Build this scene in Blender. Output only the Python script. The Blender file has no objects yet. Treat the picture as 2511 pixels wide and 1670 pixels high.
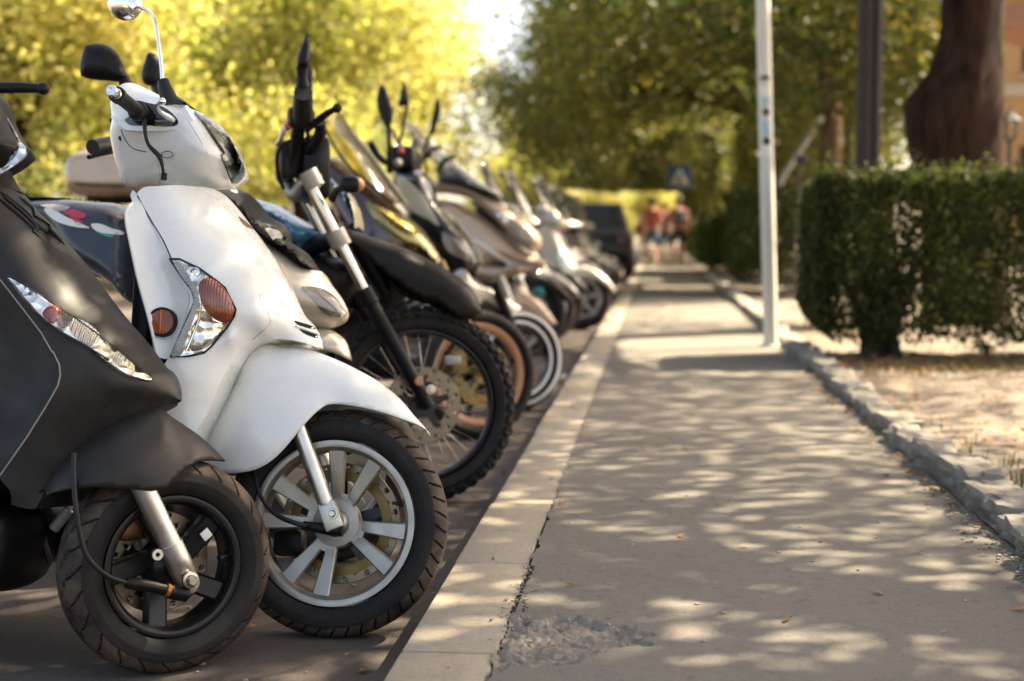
import bpy, bmesh, math, random
import numpy as np
from math import radians, sin, cos, pi, atan, atan2, sqrt
from mathutils import Vector, Matrix, noise
from mathutils.geometry import delaunay_2d_cdt
random.seed(7); rng = np.random.default_rng(7)
SC = bpy.context.scene; COL = SC.collection
# ---------------------------------------------------------------- camera, light
FPX = 50/36*2511; CX, CY = 1255.5, 835.0
PITCH = atan(260/FPX); YAW = atan(352.5/(FPX*cos(PITCH)+260*sin(PITCH))); CAMH = 0.95
CAM = Vector((0, 0, CAMH))
cd = bpy.data.cameras.new('camera'); cam = bpy.data.objects.new('camera', cd); COL.objects.link(cam)
cam.location = CAM; cam.rotation_euler = (pi/2-PITCH, 0, YAW)
cd.lens = 50; cd.sensor_width = 36; cd.clip_start = .05; cd.clip_end = 2000
cd.dof.use_dof = True; cd.dof.focus_distance = 3.3; cd.dof.aperture_fstop = 2.35
SC.camera = cam
SUN = Vector((.60, .36, .715)).normalized()
w = bpy.data.worlds.new("World"); SC.world = w; w.use_nodes = True
nt = w.node_tree; bg = nt.nodes['Background']; sk = nt.nodes.new('ShaderNodeTexSky')
sk.sky_type = 'NISHITA'; sk.sun_disc = False
sk.sun_elevation = math.asin(SUN.z); sk.sun_rotation = atan2(SUN.x, SUN.y)
sk.air_density = .6; sk.dust_density = 3.0; sk.ozone_density = .6
wm = nt.nodes.new('ShaderNodeMix'); wm.data_type = 'RGBA'; wm.blend_type = 'MULTIPLY'; wm.inputs[0].default_value = 1; wm.inputs[7].default_value = (1, .87, .70, 1)   # the photograph's warm white balance
nt.links.new(sk.outputs[0], wm.inputs[6]); nt.links.new(wm.outputs[2], bg.inputs[0]); bg.inputs[1].default_value = .132
sl = bpy.data.lights.new('sun', 'SUN'); sl.energy = 5; sl.angle = radians(.48); sl.color = (1, .85, .62)
so = bpy.data.objects.new('sun', sl); COL.objects.link(so); so.rotation_euler = SUN.to_track_quat('Z', 'Y').to_euler()
SC.view_settings.view_transform = 'Standard'; SC.view_settings.look = 'None'
SC.view_settings.exposure = 2.45; SC.view_settings.gamma = 1
SC.cycles.use_denoising = True; SC.cycles.max_bounces = 8; SC.cycles.transparent_max_bounces = 12
SC.cycles.diffuse_bounces = 4; SC.cycles.caustics_reflective = False; SC.cycles.caustics_refractive = False
SC.cycles.sample_clamp_indirect = 6
# ---------------------------------------------------------------- helpers
def vec(p): return Vector(p)
def raydir(u, v):
    a = (u-CX)/FPX; b = -(v-CY)/FPX
    fy = cos(PITCH)+b*sin(PITCH); fz = -sin(PITCH)+b*cos(PITCH)
    return Vector((a*cos(YAW)-fy*sin(YAW), a*sin(YAW)+fy*cos(YAW), fz))
def onz(u, v, z): d = raydir(u, v); return CAM+d*((z-CAMH)/d.z)
def ony(u, v, Y): d = raydir(u, v); return CAM+d*(Y/d.y)
class Frame:
    """o on the ground, X forward, Y to the left of the vehicle, Z up (leaning with it)"""
    def __init__(s, o, head=0, lean=0):
        s.o = Vector(o)
        m = Matrix.Rotation(radians(head), 3, 'Z') @ Matrix.Rotation(radians(-lean), 3, 'X')
        s.X = m @ Vector((1, 0, 0)); s.Y = m @ Vector((0, 1, 0)); s.Z = m @ Vector((0, 0, 1))
    def P(s, x, y, z): return s.o+s.X*x+s.Y*y+s.Z*z
    def uv(s, u, v, lat=0.0):
        d = raydir(u, v); t = (lat-(CAM-s.o).dot(s.Y))/d.dot(s.Y); p = CAM+d*t-s.o
        return p.dot(s.X), p.dot(s.Z)
    def W(s, u, v, lat=0.0):
        x, z = s.uv(u, v, lat); return s.P(x, lat, z)
class Loc(Frame):                                   # same, but panels are given in metres
    def uv(s, u, v, lat=0.0): return u, v
class MB:
    def __init__(s): s.v = []; s.f = []; s.m = []
    def add(s, vs, fs, mi=0):
        o = len(s.v); s.v += [tuple(p) for p in vs]; s.f += [tuple(i+o for i in f) for f in fs]; s.m += [mi]*len(fs); return s
    def join(s, b, mi=None): return s.add(b.v, b.f) if mi is None else s.add(b.v, b.f, mi)
def put(name, mb, mat, parent=None, sharp=38, recalc=True, smooth=True):
    me = bpy.data.meshes.new(name)
    root = Vector((0, 0, 0)); q = parent
    while q is not None: root = root+Vector(q.location); q = q.parent
    me.from_pydata([(p[0]-root.x, p[1]-root.y, p[2]-root.z) for p in mb.v], [], mb.f)
    mats = mat if isinstance(mat, (list, tuple)) else [mat]
    for m in mats: me.materials.append(m)
    if len(mats) > 1: me.polygons.foreach_set('material_index', mb.m)
    if recalc:
        b = bmesh.new(); b.from_mesh(me); bmesh.ops.remove_doubles(b, verts=b.verts, dist=1e-5)
        bmesh.ops.recalc_face_normals(b, faces=b.faces); b.to_mesh(me); b.free()
    if smooth:
        me.polygons.foreach_set('use_smooth', [True]*len(me.polygons))
        if sharp: me.set_sharp_from_angle(angle=radians(sharp))
    me.update()
    o = bpy.data.objects.new(name, me); COL.objects.link(o)
    if parent is not None: o.parent = parent
    return o
def tag(o, label=None, cat=None, group=None, kind=None):
    if label: o['label'] = label
    if cat: o['category'] = cat
    if group: o['group'] = group
    if kind: o['kind'] = kind
    return o
def thing(name, loc, label, cat, group=None):
    o = bpy.data.objects.new(name, None); COL.objects.link(o); o.location = loc; o.empty_display_size = .1
    return tag(o, label, cat, group)
def dup(o, loc=None, rotz=None, label=None, parent=None, memo=None):
    c = o.copy(); COL.objects.link(c)
    if parent is not None: c.parent = parent
    if loc is not None: c.location = loc
    if rotz is not None: c.rotation_euler[2] = rotz
    if label: c['label'] = label
    for ch in list(o.children): dup(ch, parent=c)
    return c
def crom(pts, step, closed=False, corner=None):
    """Catmull-Rom resample; pts arrays (n,k); corner flags break the tangent. returns pts, segment index"""
    P = np.array(pts, float); n = len(P); out = []; seg = []
    corner = corner or [False]*n
    for i in range(n if closed else n-1):
        p1 = P[i]; p2 = P[(i+1) % n]
        p0 = P[i-1] if (closed or i > 0) else 2*p1-p2
        p3 = P[(i+2) % n] if (closed or i < n-2) else 2*p2-p1
        if corner[i]: p0 = p1-(p2-p1)
        if corner[(i+1) % n]: p3 = p2+(p2-p1)
        d = np.linalg.norm((p2-p1)[:3]); k = max(1, int(round(d/step)))
        d0 = max(np.linalg.norm((p1-p0)), 1e-6); d2 = max(np.linalg.norm((p3-p2)), 1e-6); d1 = max(np.linalg.norm(p2-p1), 1e-6)
        m1 = (p2-p1)/1-0; t1 = d1*((p1-p0)/d0**1+(p2-p1)/d1)/2; t2 = d1*((p2-p1)/d1+(p3-p2)/d2)/2
        for j in range(k):
            t = j/k
            out.append((2*t**3-3*t**2+1)*p1+(t**3-2*t**2+t)*t1+(-2*t**3+3*t**2)*p2+(t**3-t**2)*t2); seg.append(i)
    if not closed: out.append(P[-1]); seg.append(n-2)
    return np.array(out), seg
def inside(pts, poly):
    x, y = pts[:, 0][:, None], pts[:, 1][:, None]
    a = poly; b = np.roll(poly, -1, 0)
    c = ((a[:, 1] > y) != (b[:, 1] > y)) & (x < (b[:, 0]-a[:, 0])*(y-a[:, 1])/(b[:, 1]-a[:, 1]+1e-12)+a[:, 0])
    return (c.sum(1) % 2) == 1
def segdist(pts, A, B):
    if len(A) == 0: return np.full(len(pts), 9.0)
    best = np.full(len(pts), 9.0)
    for a, b in zip(A, B):
        d = b-a; L = max(d@d, 1e-12); t = np.clip(((pts-a)@d)/L, 0, 1)
        best = np.minimum(best, np.linalg.norm(pts-(a+t[:, None]*d), axis=1))
    return best
def tps(pts, vals):
    P = np.array(pts, float).reshape(-1, 2); V = np.array(vals, float)
    if len(P) < 4: c = float(V.mean()); return lambda q: np.full(len(q), c)
    n = len(P)
    def ker(r): return np.where(r > 1e-9, r*r*np.log(np.maximum(r, 1e-9)), 0)
    K = ker(np.linalg.norm(P[:, None]-P[None], axis=2))+np.eye(n)*1e-5
    Q = np.hstack([np.ones((n, 1)), P]); A = np.zeros((n+3, n+3)); A[:n, :n] = K; A[:n, n:] = Q; A[n:, :n] = Q.T
    s = np.linalg.solve(A, np.concatenate([V, np.zeros(3)]))
    lo, hi = V.min()*.8, V.max()*1.12
    return lambda q: np.clip(ker(np.linalg.norm(q[:, None]-P[None], axis=2))@s[:n]+np.hstack([np.ones((len(q), 1)), q])@s[n:], lo, hi)
def tri(B, extra):
    """triangulate polygon B (n,2) with interior points"""
    allp = [Vector((p[0], p[1])) for p in B]+[Vector((p[0], p[1])) for p in extra]
    n = len(B)
    vs, es, fs, ov, oe, of = delaunay_2d_cdt(allp, [(i, (i+1) % n) for i in range(n)], [], 1, 1e-6)
    V = np.array([(q.x, q.y) for q in vs]); src = [o[0] if o else -1 for o in ov]
    return V, [tuple(f) for f in fs], src
def grid_in(B, cell, gap=.55):
    lo, hi = B.min(0), B.max(0); r = cell*.866
    pts = []
    for j, y in enumerate(np.arange(lo[1]+r*.5, hi[1], r)):
        x = np.arange(lo[0]+(cell/2 if j % 2 else 0), hi[0], cell); pts.append(np.stack([x, np.full(len(x), y)], 1))
    pts = np.concatenate(pts) if pts else np.zeros((0, 2))
    if len(pts) == 0: return pts
    pts = pts[inside(pts, B)]
    if len(pts) == 0: return pts
    return pts[segdist(pts, B, np.roll(B, -1, 0)) > cell*gap]
def panel(fr, outl, ctrl=(), R=.05, cell=.014, pw=.5, one=False):
    """a body symmetric about the vehicle's middle plane from its side outline.
    outl: (u,v) = edge that rounds off on the middle plane, (u,v,w) = cut edge at half width w; 'c' appended = corner"""
    loc = []; rnd = []; cor = []; cp = []; cv = []
    for e in outl:
        c = e[-1] == 'c'; e = e[:-1] if c else e
        r = len(e) == 2; wv = 0 if r else e[2]
        q = fr.uv(e[0], e[1], -wv); loc.append(q); rnd.append(r); cor.append(c)
        if not r: cp.append(q); cv.append(wv)
    for (u, v, wv) in ctrl: cp.append(fr.uv(u, v, -wv)); cv.append(wv)
    base = tps(cp, cv)
    B, seg = crom(loc, cell, True, cor)
    n0 = len(loc); rs = [rnd[i] and rnd[(i+1) % n0] for i in range(n0)]
    A_, B_ = [], []; n = len(B)
    for i in range(n):
        if rs[seg[i]]: A_.append(B[i]); B_.append(B[(i+1) % n])
    A_ = np.array(A_); B_ = np.array(B_)
    ex = grid_in(B, cell)
    if len(A_):                                        # rings close to the rounded edges
        N = np.roll(B, -1, 0)-np.roll(B, 1, 0); N = np.stack([-N[:, 1], N[:, 0]], 1); N /= np.linalg.norm(N, axis=1)[:, None]+1e-12
        area = np.sum(B[:, 0]*np.roll(B[:, 1], -1)-np.roll(B[:, 0], -1)*B[:, 1])
        if area < 0: N = -N
        sel = [i for i in range(n) if rs[seg[i]]]
        for d in (.02, .09, .22, .42, .7):
            q = B[sel]+N[sel]*R*d; q = q[inside(q, B)]
            if len(q):
                q = q[segdist(q, B, np.roll(B, -1, 0)) > R*d*.8]; ex = np.concatenate([ex, q]) if len(ex) else q
    def surf(q):
        q = np.atleast_2d(np.asarray(q, float)); wv = base(q)
        if len(A_):
            d = np.clip(segdist(q, A_, B_)/R, 0, 1); wv = wv*(1-(1-d)**2)**pw
        return wv
    V, F, src = tri(B, ex); wv = surf(V)
    isr = np.array([0 <= s < n and (rs[seg[s]] or rs[seg[s-1]]) for s in src]); wv[isr] = 0
    mb = MB(); nv = len(V)
    near = [fr.P(V[i, 0], -wv[i], V[i, 1]) for i in range(nv)]
    mb.add(near, F)
    if not one:
        mb.add([fr.P(V[i, 0], wv[i], V[i, 1]) for i in range(nv)], [f[::-1] for f in F])
        inv = {s: k for k, s in enumerate(src) if 0 <= s < n}
        st = []
        for i in range(n):
            if not rs[seg[i]]:
                a, b = inv.get(i), inv.get((i+1) % n)
                if a is not None and b is not None: st.append((a, b, b+nv, a+nv))
        mb.f += st; mb.m += [0]*len(st)
    return mb, surf
def sxy(fr, surf, u, v):
    lat = 0.0
    for _ in range(6):
        q = fr.uv(u, v, -lat); lat = float(surf(q)[0])
    return fr.uv(u, v, -lat)
def onsurf(fr, surf, u, v, off=0.0):
    q = sxy(fr, surf, u, v); return fr.P(q[0], -float(surf(q)[0])-off, q[1])
def patch(fr, surf, outl, off=.003, depth=.01, cell=.012, bulge=0, br=.02, smoothed=True):
    """a piece lying on a panel's near surface, standing off by `off` and let in by `depth`"""
    cor = [e[-1] == 'c' for e in outl]; loc = [sxy(fr, surf, e[0], e[1]) for e in outl]
    B, _ = crom(loc, cell, True, cor if smoothed else [True]*len(loc))
    V, F, src = tri(B, grid_in(B, cell)); n = len(B)
    def s2(q):
        q = np.atleast_2d(np.asarray(q, float)); r = surf(q)+off
        if bulge: d = np.clip(segdist(q, B, np.roll(B, -1, 0))/br, 0, 1); r = r+bulge*np.sqrt(1-(1-d)**2)
        return r
    top = s2(V); nv = len(V); mb = MB()
    mb.add([fr.P(V[i, 0], -top[i], V[i, 1]) for i in range(nv)], F)
    inv = {s: k for k, s in enumerate(src) if 0 <= s < n}
    low = surf(B)-depth; o = len(mb.v)
    mb.v += [tuple(fr.P(B[i, 0], -low[i], B[i, 1])) for i in range(n)]
    for i in range(n):
        j = (i+1) % n
        if i in inv and j in inv: mb.f.append((inv[i], o+i, o+j, inv[j])); mb.m.append(0)
    return mb, s2
def tube(path, r, n=12, step=None, mb=None, caps=True):
    P = np.array([tuple(p) for p in path], float)
    rr = np.array(r if hasattr(r, '__len__') else [r]*len(P), float)
    if step:
        Q, _ = crom(np.hstack([P, rr[:, None]]), step); P, rr = Q[:, :3], np.abs(Q[:, 3])
    mb = mb or MB(); m = len(P)
    T = np.gradient(P, axis=0) if m > 2 else np.array([P[1]-P[0]]*2)
    T /= np.linalg.norm(T, axis=1)[:, None]+1e-12
    a = np.array((0, 0, 1.0)) if abs(T[0][2]) < .9 else np.array((1.0, 0, 0))
    N = a-T[0]*(a@T[0]); N /= np.linalg.norm(N); vs = []
    for i in range(m):
        N = N-T[i]*(N@T[i]); N /= np.linalg.norm(N)+1e-12; Bn = np.cross(T[i], N)
        for k in range(n):
            c = 2*pi*k/n; vs.append(P[i]+rr[i]*(cos(c)*N+sin(c)*Bn))
    fs = [(i*n+k, i*n+(k+1) % n, (i+1)*n+(k+1) % n, (i+1)*n+k) for i in range(m-1) for k in range(n)]
    if caps: fs += [tuple(range(n))[::-1], tuple(range((m-1)*n, m*n))]
    return mb.add(vs, fs)
def lathe(c, ax, prof, n=32, mb=None, up=None):
    """revolve (radius, along-axis) profile about ax through c"""
    ax = Vector(ax).normalized(); u = Vector(up) if up else (Vector((0, 0, 1)) if abs(ax.z) < .9 else Vector((1, 0, 0)))
    e = (u-ax*u.dot(ax)).normalized(); g = ax.cross(e); c = Vector(c); mb = mb or MB(); m = len(prof)
    vs = [c+ax*a+(e*cos(2*pi*k/n)+g*sin(2*pi*k/n))*r for k in range(n) for r, a in prof]
    fs = [(k*m+i, k*m+i+1, ((k+1) % n)*m+i+1, ((k+1) % n)*m+i) for k in range(n) for i in range(m-1)]
    return mb.add(vs, fs)
def ball(c, r, mb=None, n=14, sc=(1, 1, 1), axes=None):
    mb = mb or MB(); c = Vector(c); A = axes or (Vector((1, 0, 0)), Vector((0, 1, 0)), Vector((0, 0, 1)))
    vs = []; m = n//2+1
    for i in range(m):
        t = pi*i/(m-1)
        for k in range(n):
            a = 2*pi*k/n; vs.append(c+(A[0]*sc[0]*sin(t)*cos(a)+A[1]*sc[1]*sin(t)*sin(a)+A[2]*sc[2]*cos(t))*r)
    return mb.add(vs, [(i*n+k, i*n+(k+1) % n, (i+1)*n+(k+1) % n, (i+1)*n+k) for i in range(m-1) for k in range(n)])
def rbox(c, A, size, bev=.004, mb=None):
    """bevelled box: centre, axes (3 vectors), full sizes"""
    b = bmesh.new(); bmesh.ops.create_cube(b, size=1)
    for v in b.verts: v.co = Vector((v.co.x*size[0], v.co.y*size[1], v.co.z*size[2]))
    if bev: bmesh.ops.bevel(b, geom=b.edges[:], offset=bev, segments=2, affect='EDGES', profile=.5)
    b.verts.index_update(); mb = mb or MB(); c = Vector(c)
    mb.add([c+A[0]*v.co.x+A[1]*v.co.y+A[2]*v.co.z for v in b.verts], [tuple(v.index for v in f.verts) for f in b.faces]); b.free()
    return mb
def loft(secs, mb=None, caps=True, closed=True):
    mb = mb or MB(); n = len(secs[0]); m = len(secs)
    fs = [(i*n+k, i*n+(k+1) % n, (i+1)*n+(k+1) % n, (i+1)*n+k) for i in range(m-1) for k in range(n if closed else n-1)]
    if caps: fs += [tuple(range(n))[::-1], tuple(range((m-1)*n, m*n))]
    return mb.add([p for s in secs for p in s], fs)
def extr(pts, d, mb=None):
    """polygon of world points extruded along d"""
    return loft([[Vector(p) for p in pts], [Vector(p)+Vector(d) for p in pts]], mb)
WX = (Vector((1, 0, 0)), Vector((0, 1, 0)), Vector((0, 0, 1)))
# ---------------------------------------------------------------- materials
def mk(name):
    m = bpy.data.materials.new(name); m.use_nodes = True; return m, m.node_tree, m.node_tree.nodes['Principled BSDF']
def N(nt, t, **kw):
    n = nt.nodes.new(t)
    for k, v in kw.items():
        if k in n.inputs.keys() if isinstance(k, str) else False: n.inputs[k].default_value = v
        else: setattr(n, k, v)
    return n
def tcoord(nt, kind='Object'): return nt.nodes.new('ShaderNodeTexCoord').outputs[kind]
def nz(nt, co, scale, detail=4, rough=.55):
    n = nt.nodes.new('ShaderNodeTexNoise'); n.inputs['Scale'].default_value = scale; n.inputs['Detail'].default_value = detail
    n.inputs['Roughness'].default_value = rough; nt.links.new(co, n.inputs['Vector']); return n.outputs['Fac']
def ramp(nt, fac, stops):
    r = nt.nodes.new('ShaderNodeValToRGB'); e = r.color_ramp.elements
    while len(e) < len(stops): e.new(.5)
    for i, (p, c) in enumerate(stops): e[i].position = p; e[i].color = (*c, 1) if len(c) == 3 else c
    nt.links.new(fac, r.inputs[0]); return r.outputs[0]
def bump(nt, bs, h, dist=.002, strength=1, prev=None):
    b = nt.nodes.new('ShaderNodeBump'); b.inputs['Distance'].default_value = dist; b.inputs['Strength'].default_value = strength
    nt.links.new(h, b.inputs['Height'])
    if prev is not None: nt.links.new(prev, b.inputs['Normal'])
    nt.links.new(b.outputs[0], bs.inputs['Normal']); return b.outputs[0]
def mixc(nt, a, b, fac, mode='MIX'):
    m = nt.nodes.new('ShaderNodeMix'); m.data_type = 'RGBA'; m.blend_type = mode
    for s, k in ((a, 6), (b, 7)):
        if isinstance(s, tuple): m.inputs[k].default_value = (*s, 1)
        else: nt.links.new(s, m.inputs[k])
    if isinstance(fac, (int, float)): m.inputs[0].default_value = fac
    else: nt.links.new(fac, m.inputs[0])
    return m.outputs[2]
def paint(name, col, rough=.3, coat=.6, metal=0, dust=.12, spec=.5):
    m, nt, b = mk(name); co = tcoord(nt)
    f = nz(nt, co, 7, 6, .65); c = mixc(nt, tuple(col), tuple(min(1, x*.75+.05) for x in col), ramp(nt, f, [(.42, (0, 0, 0)), (.72, (dust*2,)*3)]))
    nt.links.new(c, b.inputs['Base Color']); b.inputs['Metallic'].default_value = metal
    r = ramp(nt, nz(nt, co, 23, 5), [(.3, (rough*.8,)*3), (.75, (min(1, rough*1.35),)*3)]); nt.links.new(r, b.inputs['Roughness'])
    b.inputs['Coat Weight'].default_value = coat; b.inputs['Coat Roughness'].default_value = .06; b.inputs['Specular IOR Level'].default_value = spec
    return m
def plastic(name, col, rough=.45, grain=.0004, scale=900, spec=.3):
    m, nt, b = mk(name); co = tcoord(nt)
    c = mixc(nt, tuple(col), tuple(x*1.5+.005 for x in col), ramp(nt, nz(nt, co, 9, 6, .7), [(.4, (0, 0, 0)), (.75, (.7,)*3)]))
    nt.links.new(c, b.inputs['Base Color'])
    nt.links.new(ramp(nt, nz(nt, co, 14, 4), [(.3, (rough*.82,)*3), (.8, (min(1, rough*1.25),)*3)]), b.inputs['Roughness'])
    b.inputs['Specular IOR Level'].default_value = spec
    if grain: bump(nt, b, nz(nt, co, scale, 2), grain, .6)
    return m
def metal(name, col, rough=.3, grain=0, spots=.25):
    m, nt, b = mk(name); co = tcoord(nt); b.inputs['Metallic'].default_value = 1
    c = mixc(nt, tuple(col), tuple(x*.6 for x in col), ramp(nt, nz(nt, co, 30, 6, .7), [(.45, (0, 0, 0)), (.8, (spots,)*3)]))
    nt.links.new(c, b.inputs['Base Color'])
    nt.links.new(ramp(nt, nz(nt, co, 18, 5), [(.3, (rough*.8,)*3), (.8, (min(1, rough*1.4),)*3)]), b.inputs['Roughness'])
    if grain: bump(nt, b, nz(nt, co, 700, 3), grain, .6)
    return m
def lens(name, tint=(1, 1, 1), refl=.12, rough=.04):
    m, nt, b = mk(name); out = nt.nodes['Material Output']; nt.nodes.remove(b)
    t = N(nt, 'ShaderNodeBsdfTransparent'); t.inputs[0].default_value = (*tint, 1)
    g = N(nt, 'ShaderNodeBsdfGlossy'); g.inputs['Roughness'].default_value = rough
    fr = N(nt, 'ShaderNodeFresnel'); fr.inputs[0].default_value = 1.45
    a = N(nt, 'ShaderNodeMath', operation='ADD'); a.inputs[1].default_value = refl; nt.links.new(fr.outputs[0], a.inputs[0])
    mx = N(nt, 'ShaderNodeMixShader'); nt.links.new(a.outputs[0], mx.inputs[0]); nt.links.new(t.outputs[0], mx.inputs[1]); nt.links.new(g.outputs[0], mx.inputs[2])
    nt.links.new(mx.outputs[0], out.inputs[0]); return m
def rubber(name, col=(.0085, .008, .0078), dust=(.05, .038, .029), amt=.4):
    m, nt, b = mk(name); co = tcoord(nt)
    f = ramp(nt, nz(nt, co, 16, 7, .7), [(.38, (0, 0, 0)), (.78, (amt,)*3)])
    nt.links.new(mixc(nt, tuple(col), tuple(dust), f), b.inputs['Base Color'])
    b.inputs['Roughness'].default_value = .66; b.inputs['Specular IOR Level'].default_value = .25; bump(nt, b, nz(nt, co, 260, 4, .7), .0006, .5); return m
def faceted(name, col, scale=38, rough=.16):
    m, nt, b = mk(name); co = tcoord(nt); b.inputs['Metallic'].default_value = 1; b.inputs['Base Color'].default_value = (*col, 1)
    b.inputs['Roughness'].default_value = rough
    v = N(nt, 'ShaderNodeTexVoronoi'); v.inputs['Scale'].default_value = scale; nt.links.new(co, v.inputs['Vector'])
    bump(nt, b, v.outputs['Distance'], .01, .6); return m
def ribbed(name, col, scale=500, metalv=0, rough=.15, dirv='Z', trans=0):
    m, nt, b = mk(name); co = tcoord(nt); b.inputs['Base Color'].default_value = (*col, 1); b.inputs['Roughness'].default_value = rough
    b.inputs['Metallic'].default_value = metalv
    wv = N(nt, 'ShaderNodeTexWave'); wv.bands_direction = dirv; wv.inputs['Scale'].default_value = scale; nt.links.new(co, wv.inputs['Vector'])
    bump(nt, b, wv.outputs['Fac'], .003, 1); b.inputs['Coat Weight'].default_value = .8; return m
M = {}
M['white'] = paint('white_paint', (.77, .77, .72), .26, .7, 0, .04)
M['matt'] = plastic('matt_black_paint', (.0150, .0132, .0118), .5, .00012, 1400)
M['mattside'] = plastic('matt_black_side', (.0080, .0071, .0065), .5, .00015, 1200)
M['black'] = plastic('black_plastic', (.0045, .0042, .0042), .42, spec=.2)
M['gloss'] = paint('gloss_black_paint', (.0045, .0042, .0042), .2, .7, 0, .1)
M['seat'] = plastic('seat_vinyl', (.011, .0105, .0115), .55, .0006, 500)
M['rubber'] = rubber('tyre_rubber'); M['tread'] = rubber('dusty_tread', (.016, .013, .011), (.135, .092, .062), .9)
M['hose'] = plastic('rubber_hose', (.009, .0085, .0085), .5, 0)
M['chrome'] = metal('chrome', (.85, .82, .78), .07, 0, .12)
M['alu'] = metal('cast_aluminium', (.62, .58, .51), .38, .0003)
M['rim'] = metal('silver_rim_paint', (.37, .35, .31), .42, .0002)
M['steel'] = metal('steel_bolt', (.55, .5, .42), .28)
M['disc'] = metal('brake_disc_steel', (.20, .16, .11), .42)
M['gold'] = paint('gold_anodised', (.17, .115, .03), .42, 0, .6, .2)
M['dark'] = plastic('dark_cast_metal', (.008, .0075, .0075), .3, .0003, 600)
M['lens'] = lens('clear_lens', (.97, .97, .95), .015); M['refl'] = faceted('lamp_reflector', (.85, .82, .74))
M['reflribs'] = ribbed('lamp_ribs', (.8, .78, .74), 160, .9, .15)
M['amber'] = ribbed('amber_lens', (.50, .07, .004), 48, 0, .18, 'X'); M['amberd'] = ribbed('amber_reflector', (.5, .13, .01), 240, 0, .2, 'DIAGONAL')
M['red'] = paint('red_plastic', (.45, .02, .015), .25, .6)
M['grey'] = paint('warm_grey_body', (.30, .27, .24), .4, .3); M['seam'] = plastic('seam_shadow_gap', (.01, .01, .01), .8, 0)
M['whiteprint'] = paint('white_print', (.7, .68, .62), .4, .1)
# ---------------------------------------------------------------- ground, road, path, kerb
def ground_mat(name, c1, c2, c3, s=1.0, bumpd=.004, rough=.9, speck=None):
    m, nt, b = mk(name); co = tcoord(nt); b.inputs['Roughness'].default_value = rough; b.inputs['Specular IOR Level'].default_value = .25
    big = nz(nt, co, 1.1*s, 6, .62); fine = nz(nt, co, 42*s, 6, .75); mid = nz(nt, co, 7*s, 6, .7)
    c = mixc(nt, c1, c2, ramp(nt, big, [(.35, (0, 0, 0)), (.68, (1, 1, 1))]))
    c = mixc(nt, c, c3, ramp(nt, mid, [(.5, (0, 0, 0)), (.78, (.75,)*3)]))
    c = mixc(nt, c, tuple(x*.45 for x in c1), ramp(nt, fine, [(.28, (.75,)*3), (.46, (0, 0, 0))]))
    c = mixc(nt, c, tuple(min(1, x*1.5) for x in c2), ramp(nt, nz(nt, co, 330*s, 3, .8), [(.5, (0, 0, 0)), (.68, (.6,)*3)]))
    c = mixc(nt, c, tuple(x*.5 for x in c1), ramp(nt, nz(nt, co, 260*s, 3, .8), [(.3, (.6,)*3), (.46, (0, 0, 0))]))
    if speck:
        v = N(nt, 'ShaderNodeTexVoronoi'); v.inputs['Scale'].default_value = speck[0]; nt.links.new(co, v.inputs['Vector'])
        c = mixc(nt, c, speck[1], ramp(nt, v.outputs['Distance'], [(.0, (.8,)*3), (.28, (0, 0, 0))]))
    nt.links.new(c, b.inputs['Base Color'])
    n1 = bump(nt, b, nz(nt, co, 160*s, 4, .8), bumpd, .8); bump(nt, b, mid, bumpd*3, .5, n1); return m
M['asphalt'] = ground_mat('worn_road_asphalt', (.082, .069, .060), (.115, .096, .082), (.14, .113, .093), 1, .003, .88, (210, (.2, .16, .125)))
M['path'] = ground_mat('worn_path_concrete', (.140, .126, .104), (.174, .158, .131), (.182, .162, .13), .9, .0022, .92, (190, (.27, .235, .185)))
M['patch'] = ground_mat('broken_aggregate', (.26, .235, .195), (.33, .295, .24), (.38, .335, .27), 4, .005, .95, (95, (.3, .26, .21)))
M['kerb'] = ground_mat('pale_kerb_concrete', (.31, .268, .2), (.37, .32, .245), (.23, .195, .147), 1.7, .002, .9, (230, (.17, .145, .11)))
M['crack'] = plastic('dirt_in_cracks', (.03, .025, .02), .95, .002, 200)
M['soil'] = ground_mat('gravel_soil', (.185, .155, .122), (.255, .218, .172), (.10, .076, .055), 1.3, .012, .95, (60, (.34, .28, .2)))
M['stone'] = ground_mat('grey_border_stone', (.25, .23, .195), (.33, .305, .255), (.38, .34, .27), 6, .006, .95, (120, (.24, .22, .18)))
def sheet(name, x0, x1, y0, y1, z, mat, kind='structure'):
    return tag(put(name, MB().add([(x0, y0, z), (x1, y0, z), (x1, y1, z), (x0, y1, z)], [(0, 1, 2, 3)]), mat, None, None), kind=kind)
sheet('ground', -900, 900, -300, 1400, -.03, M['soil'])
sheet('road', -15, -.32, -30, 190, 0, M['asphalt'])
def fbm(x, y, s, seed=0.0): return noise.fractal(Vector((x*s, y*s, seed)), 1, 2, 4)
# path: a fine grid near the camera (with the crack and the broken patch), plain beyond
Qc = lambda x, y: (880+x/2.8756, 1250+y/2.8756)
PZ = .124
patch_px = [(985, 850), (1060, 775), (1180, 745), (1230, 780), (1340, 775), (1370, 738), (1530, 752), (1640, 775), (1790, 752), (1700, 790), (1760, 815), (1900, 828), (2010, 845), (2130, 880), (2000, 905), (2060, 955), (1780, 965), (1690, 1010), (1640, 1030), (1500, 1085), (1250, 1112), (1060, 1100), (960, 1150), (905, 1195), (918, 1080), (945, 1010), (970, 920)]
pp = np.array([tuple(onz(*Qc(*q), PZ))[:2] for q in patch_px])
crack = np.array([tuple(onz(*Qc(*q), PZ))[:2] for q in [(1212, 400), (1178, 480), (1140, 545), (1120, 600), (1100, 660), (1060, 735), (1040, 780)]])
crk2 = np.array([tuple(onz(*Qc(*q), PZ))[:2] for q in [(1225, 575), (1165, 590), (1145, 625), (1165, 690), (1125, 735)]])
gx = np.arange(-.325, .975, .0062); gy = np.arange(1.9, 4.7, .0062)
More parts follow.
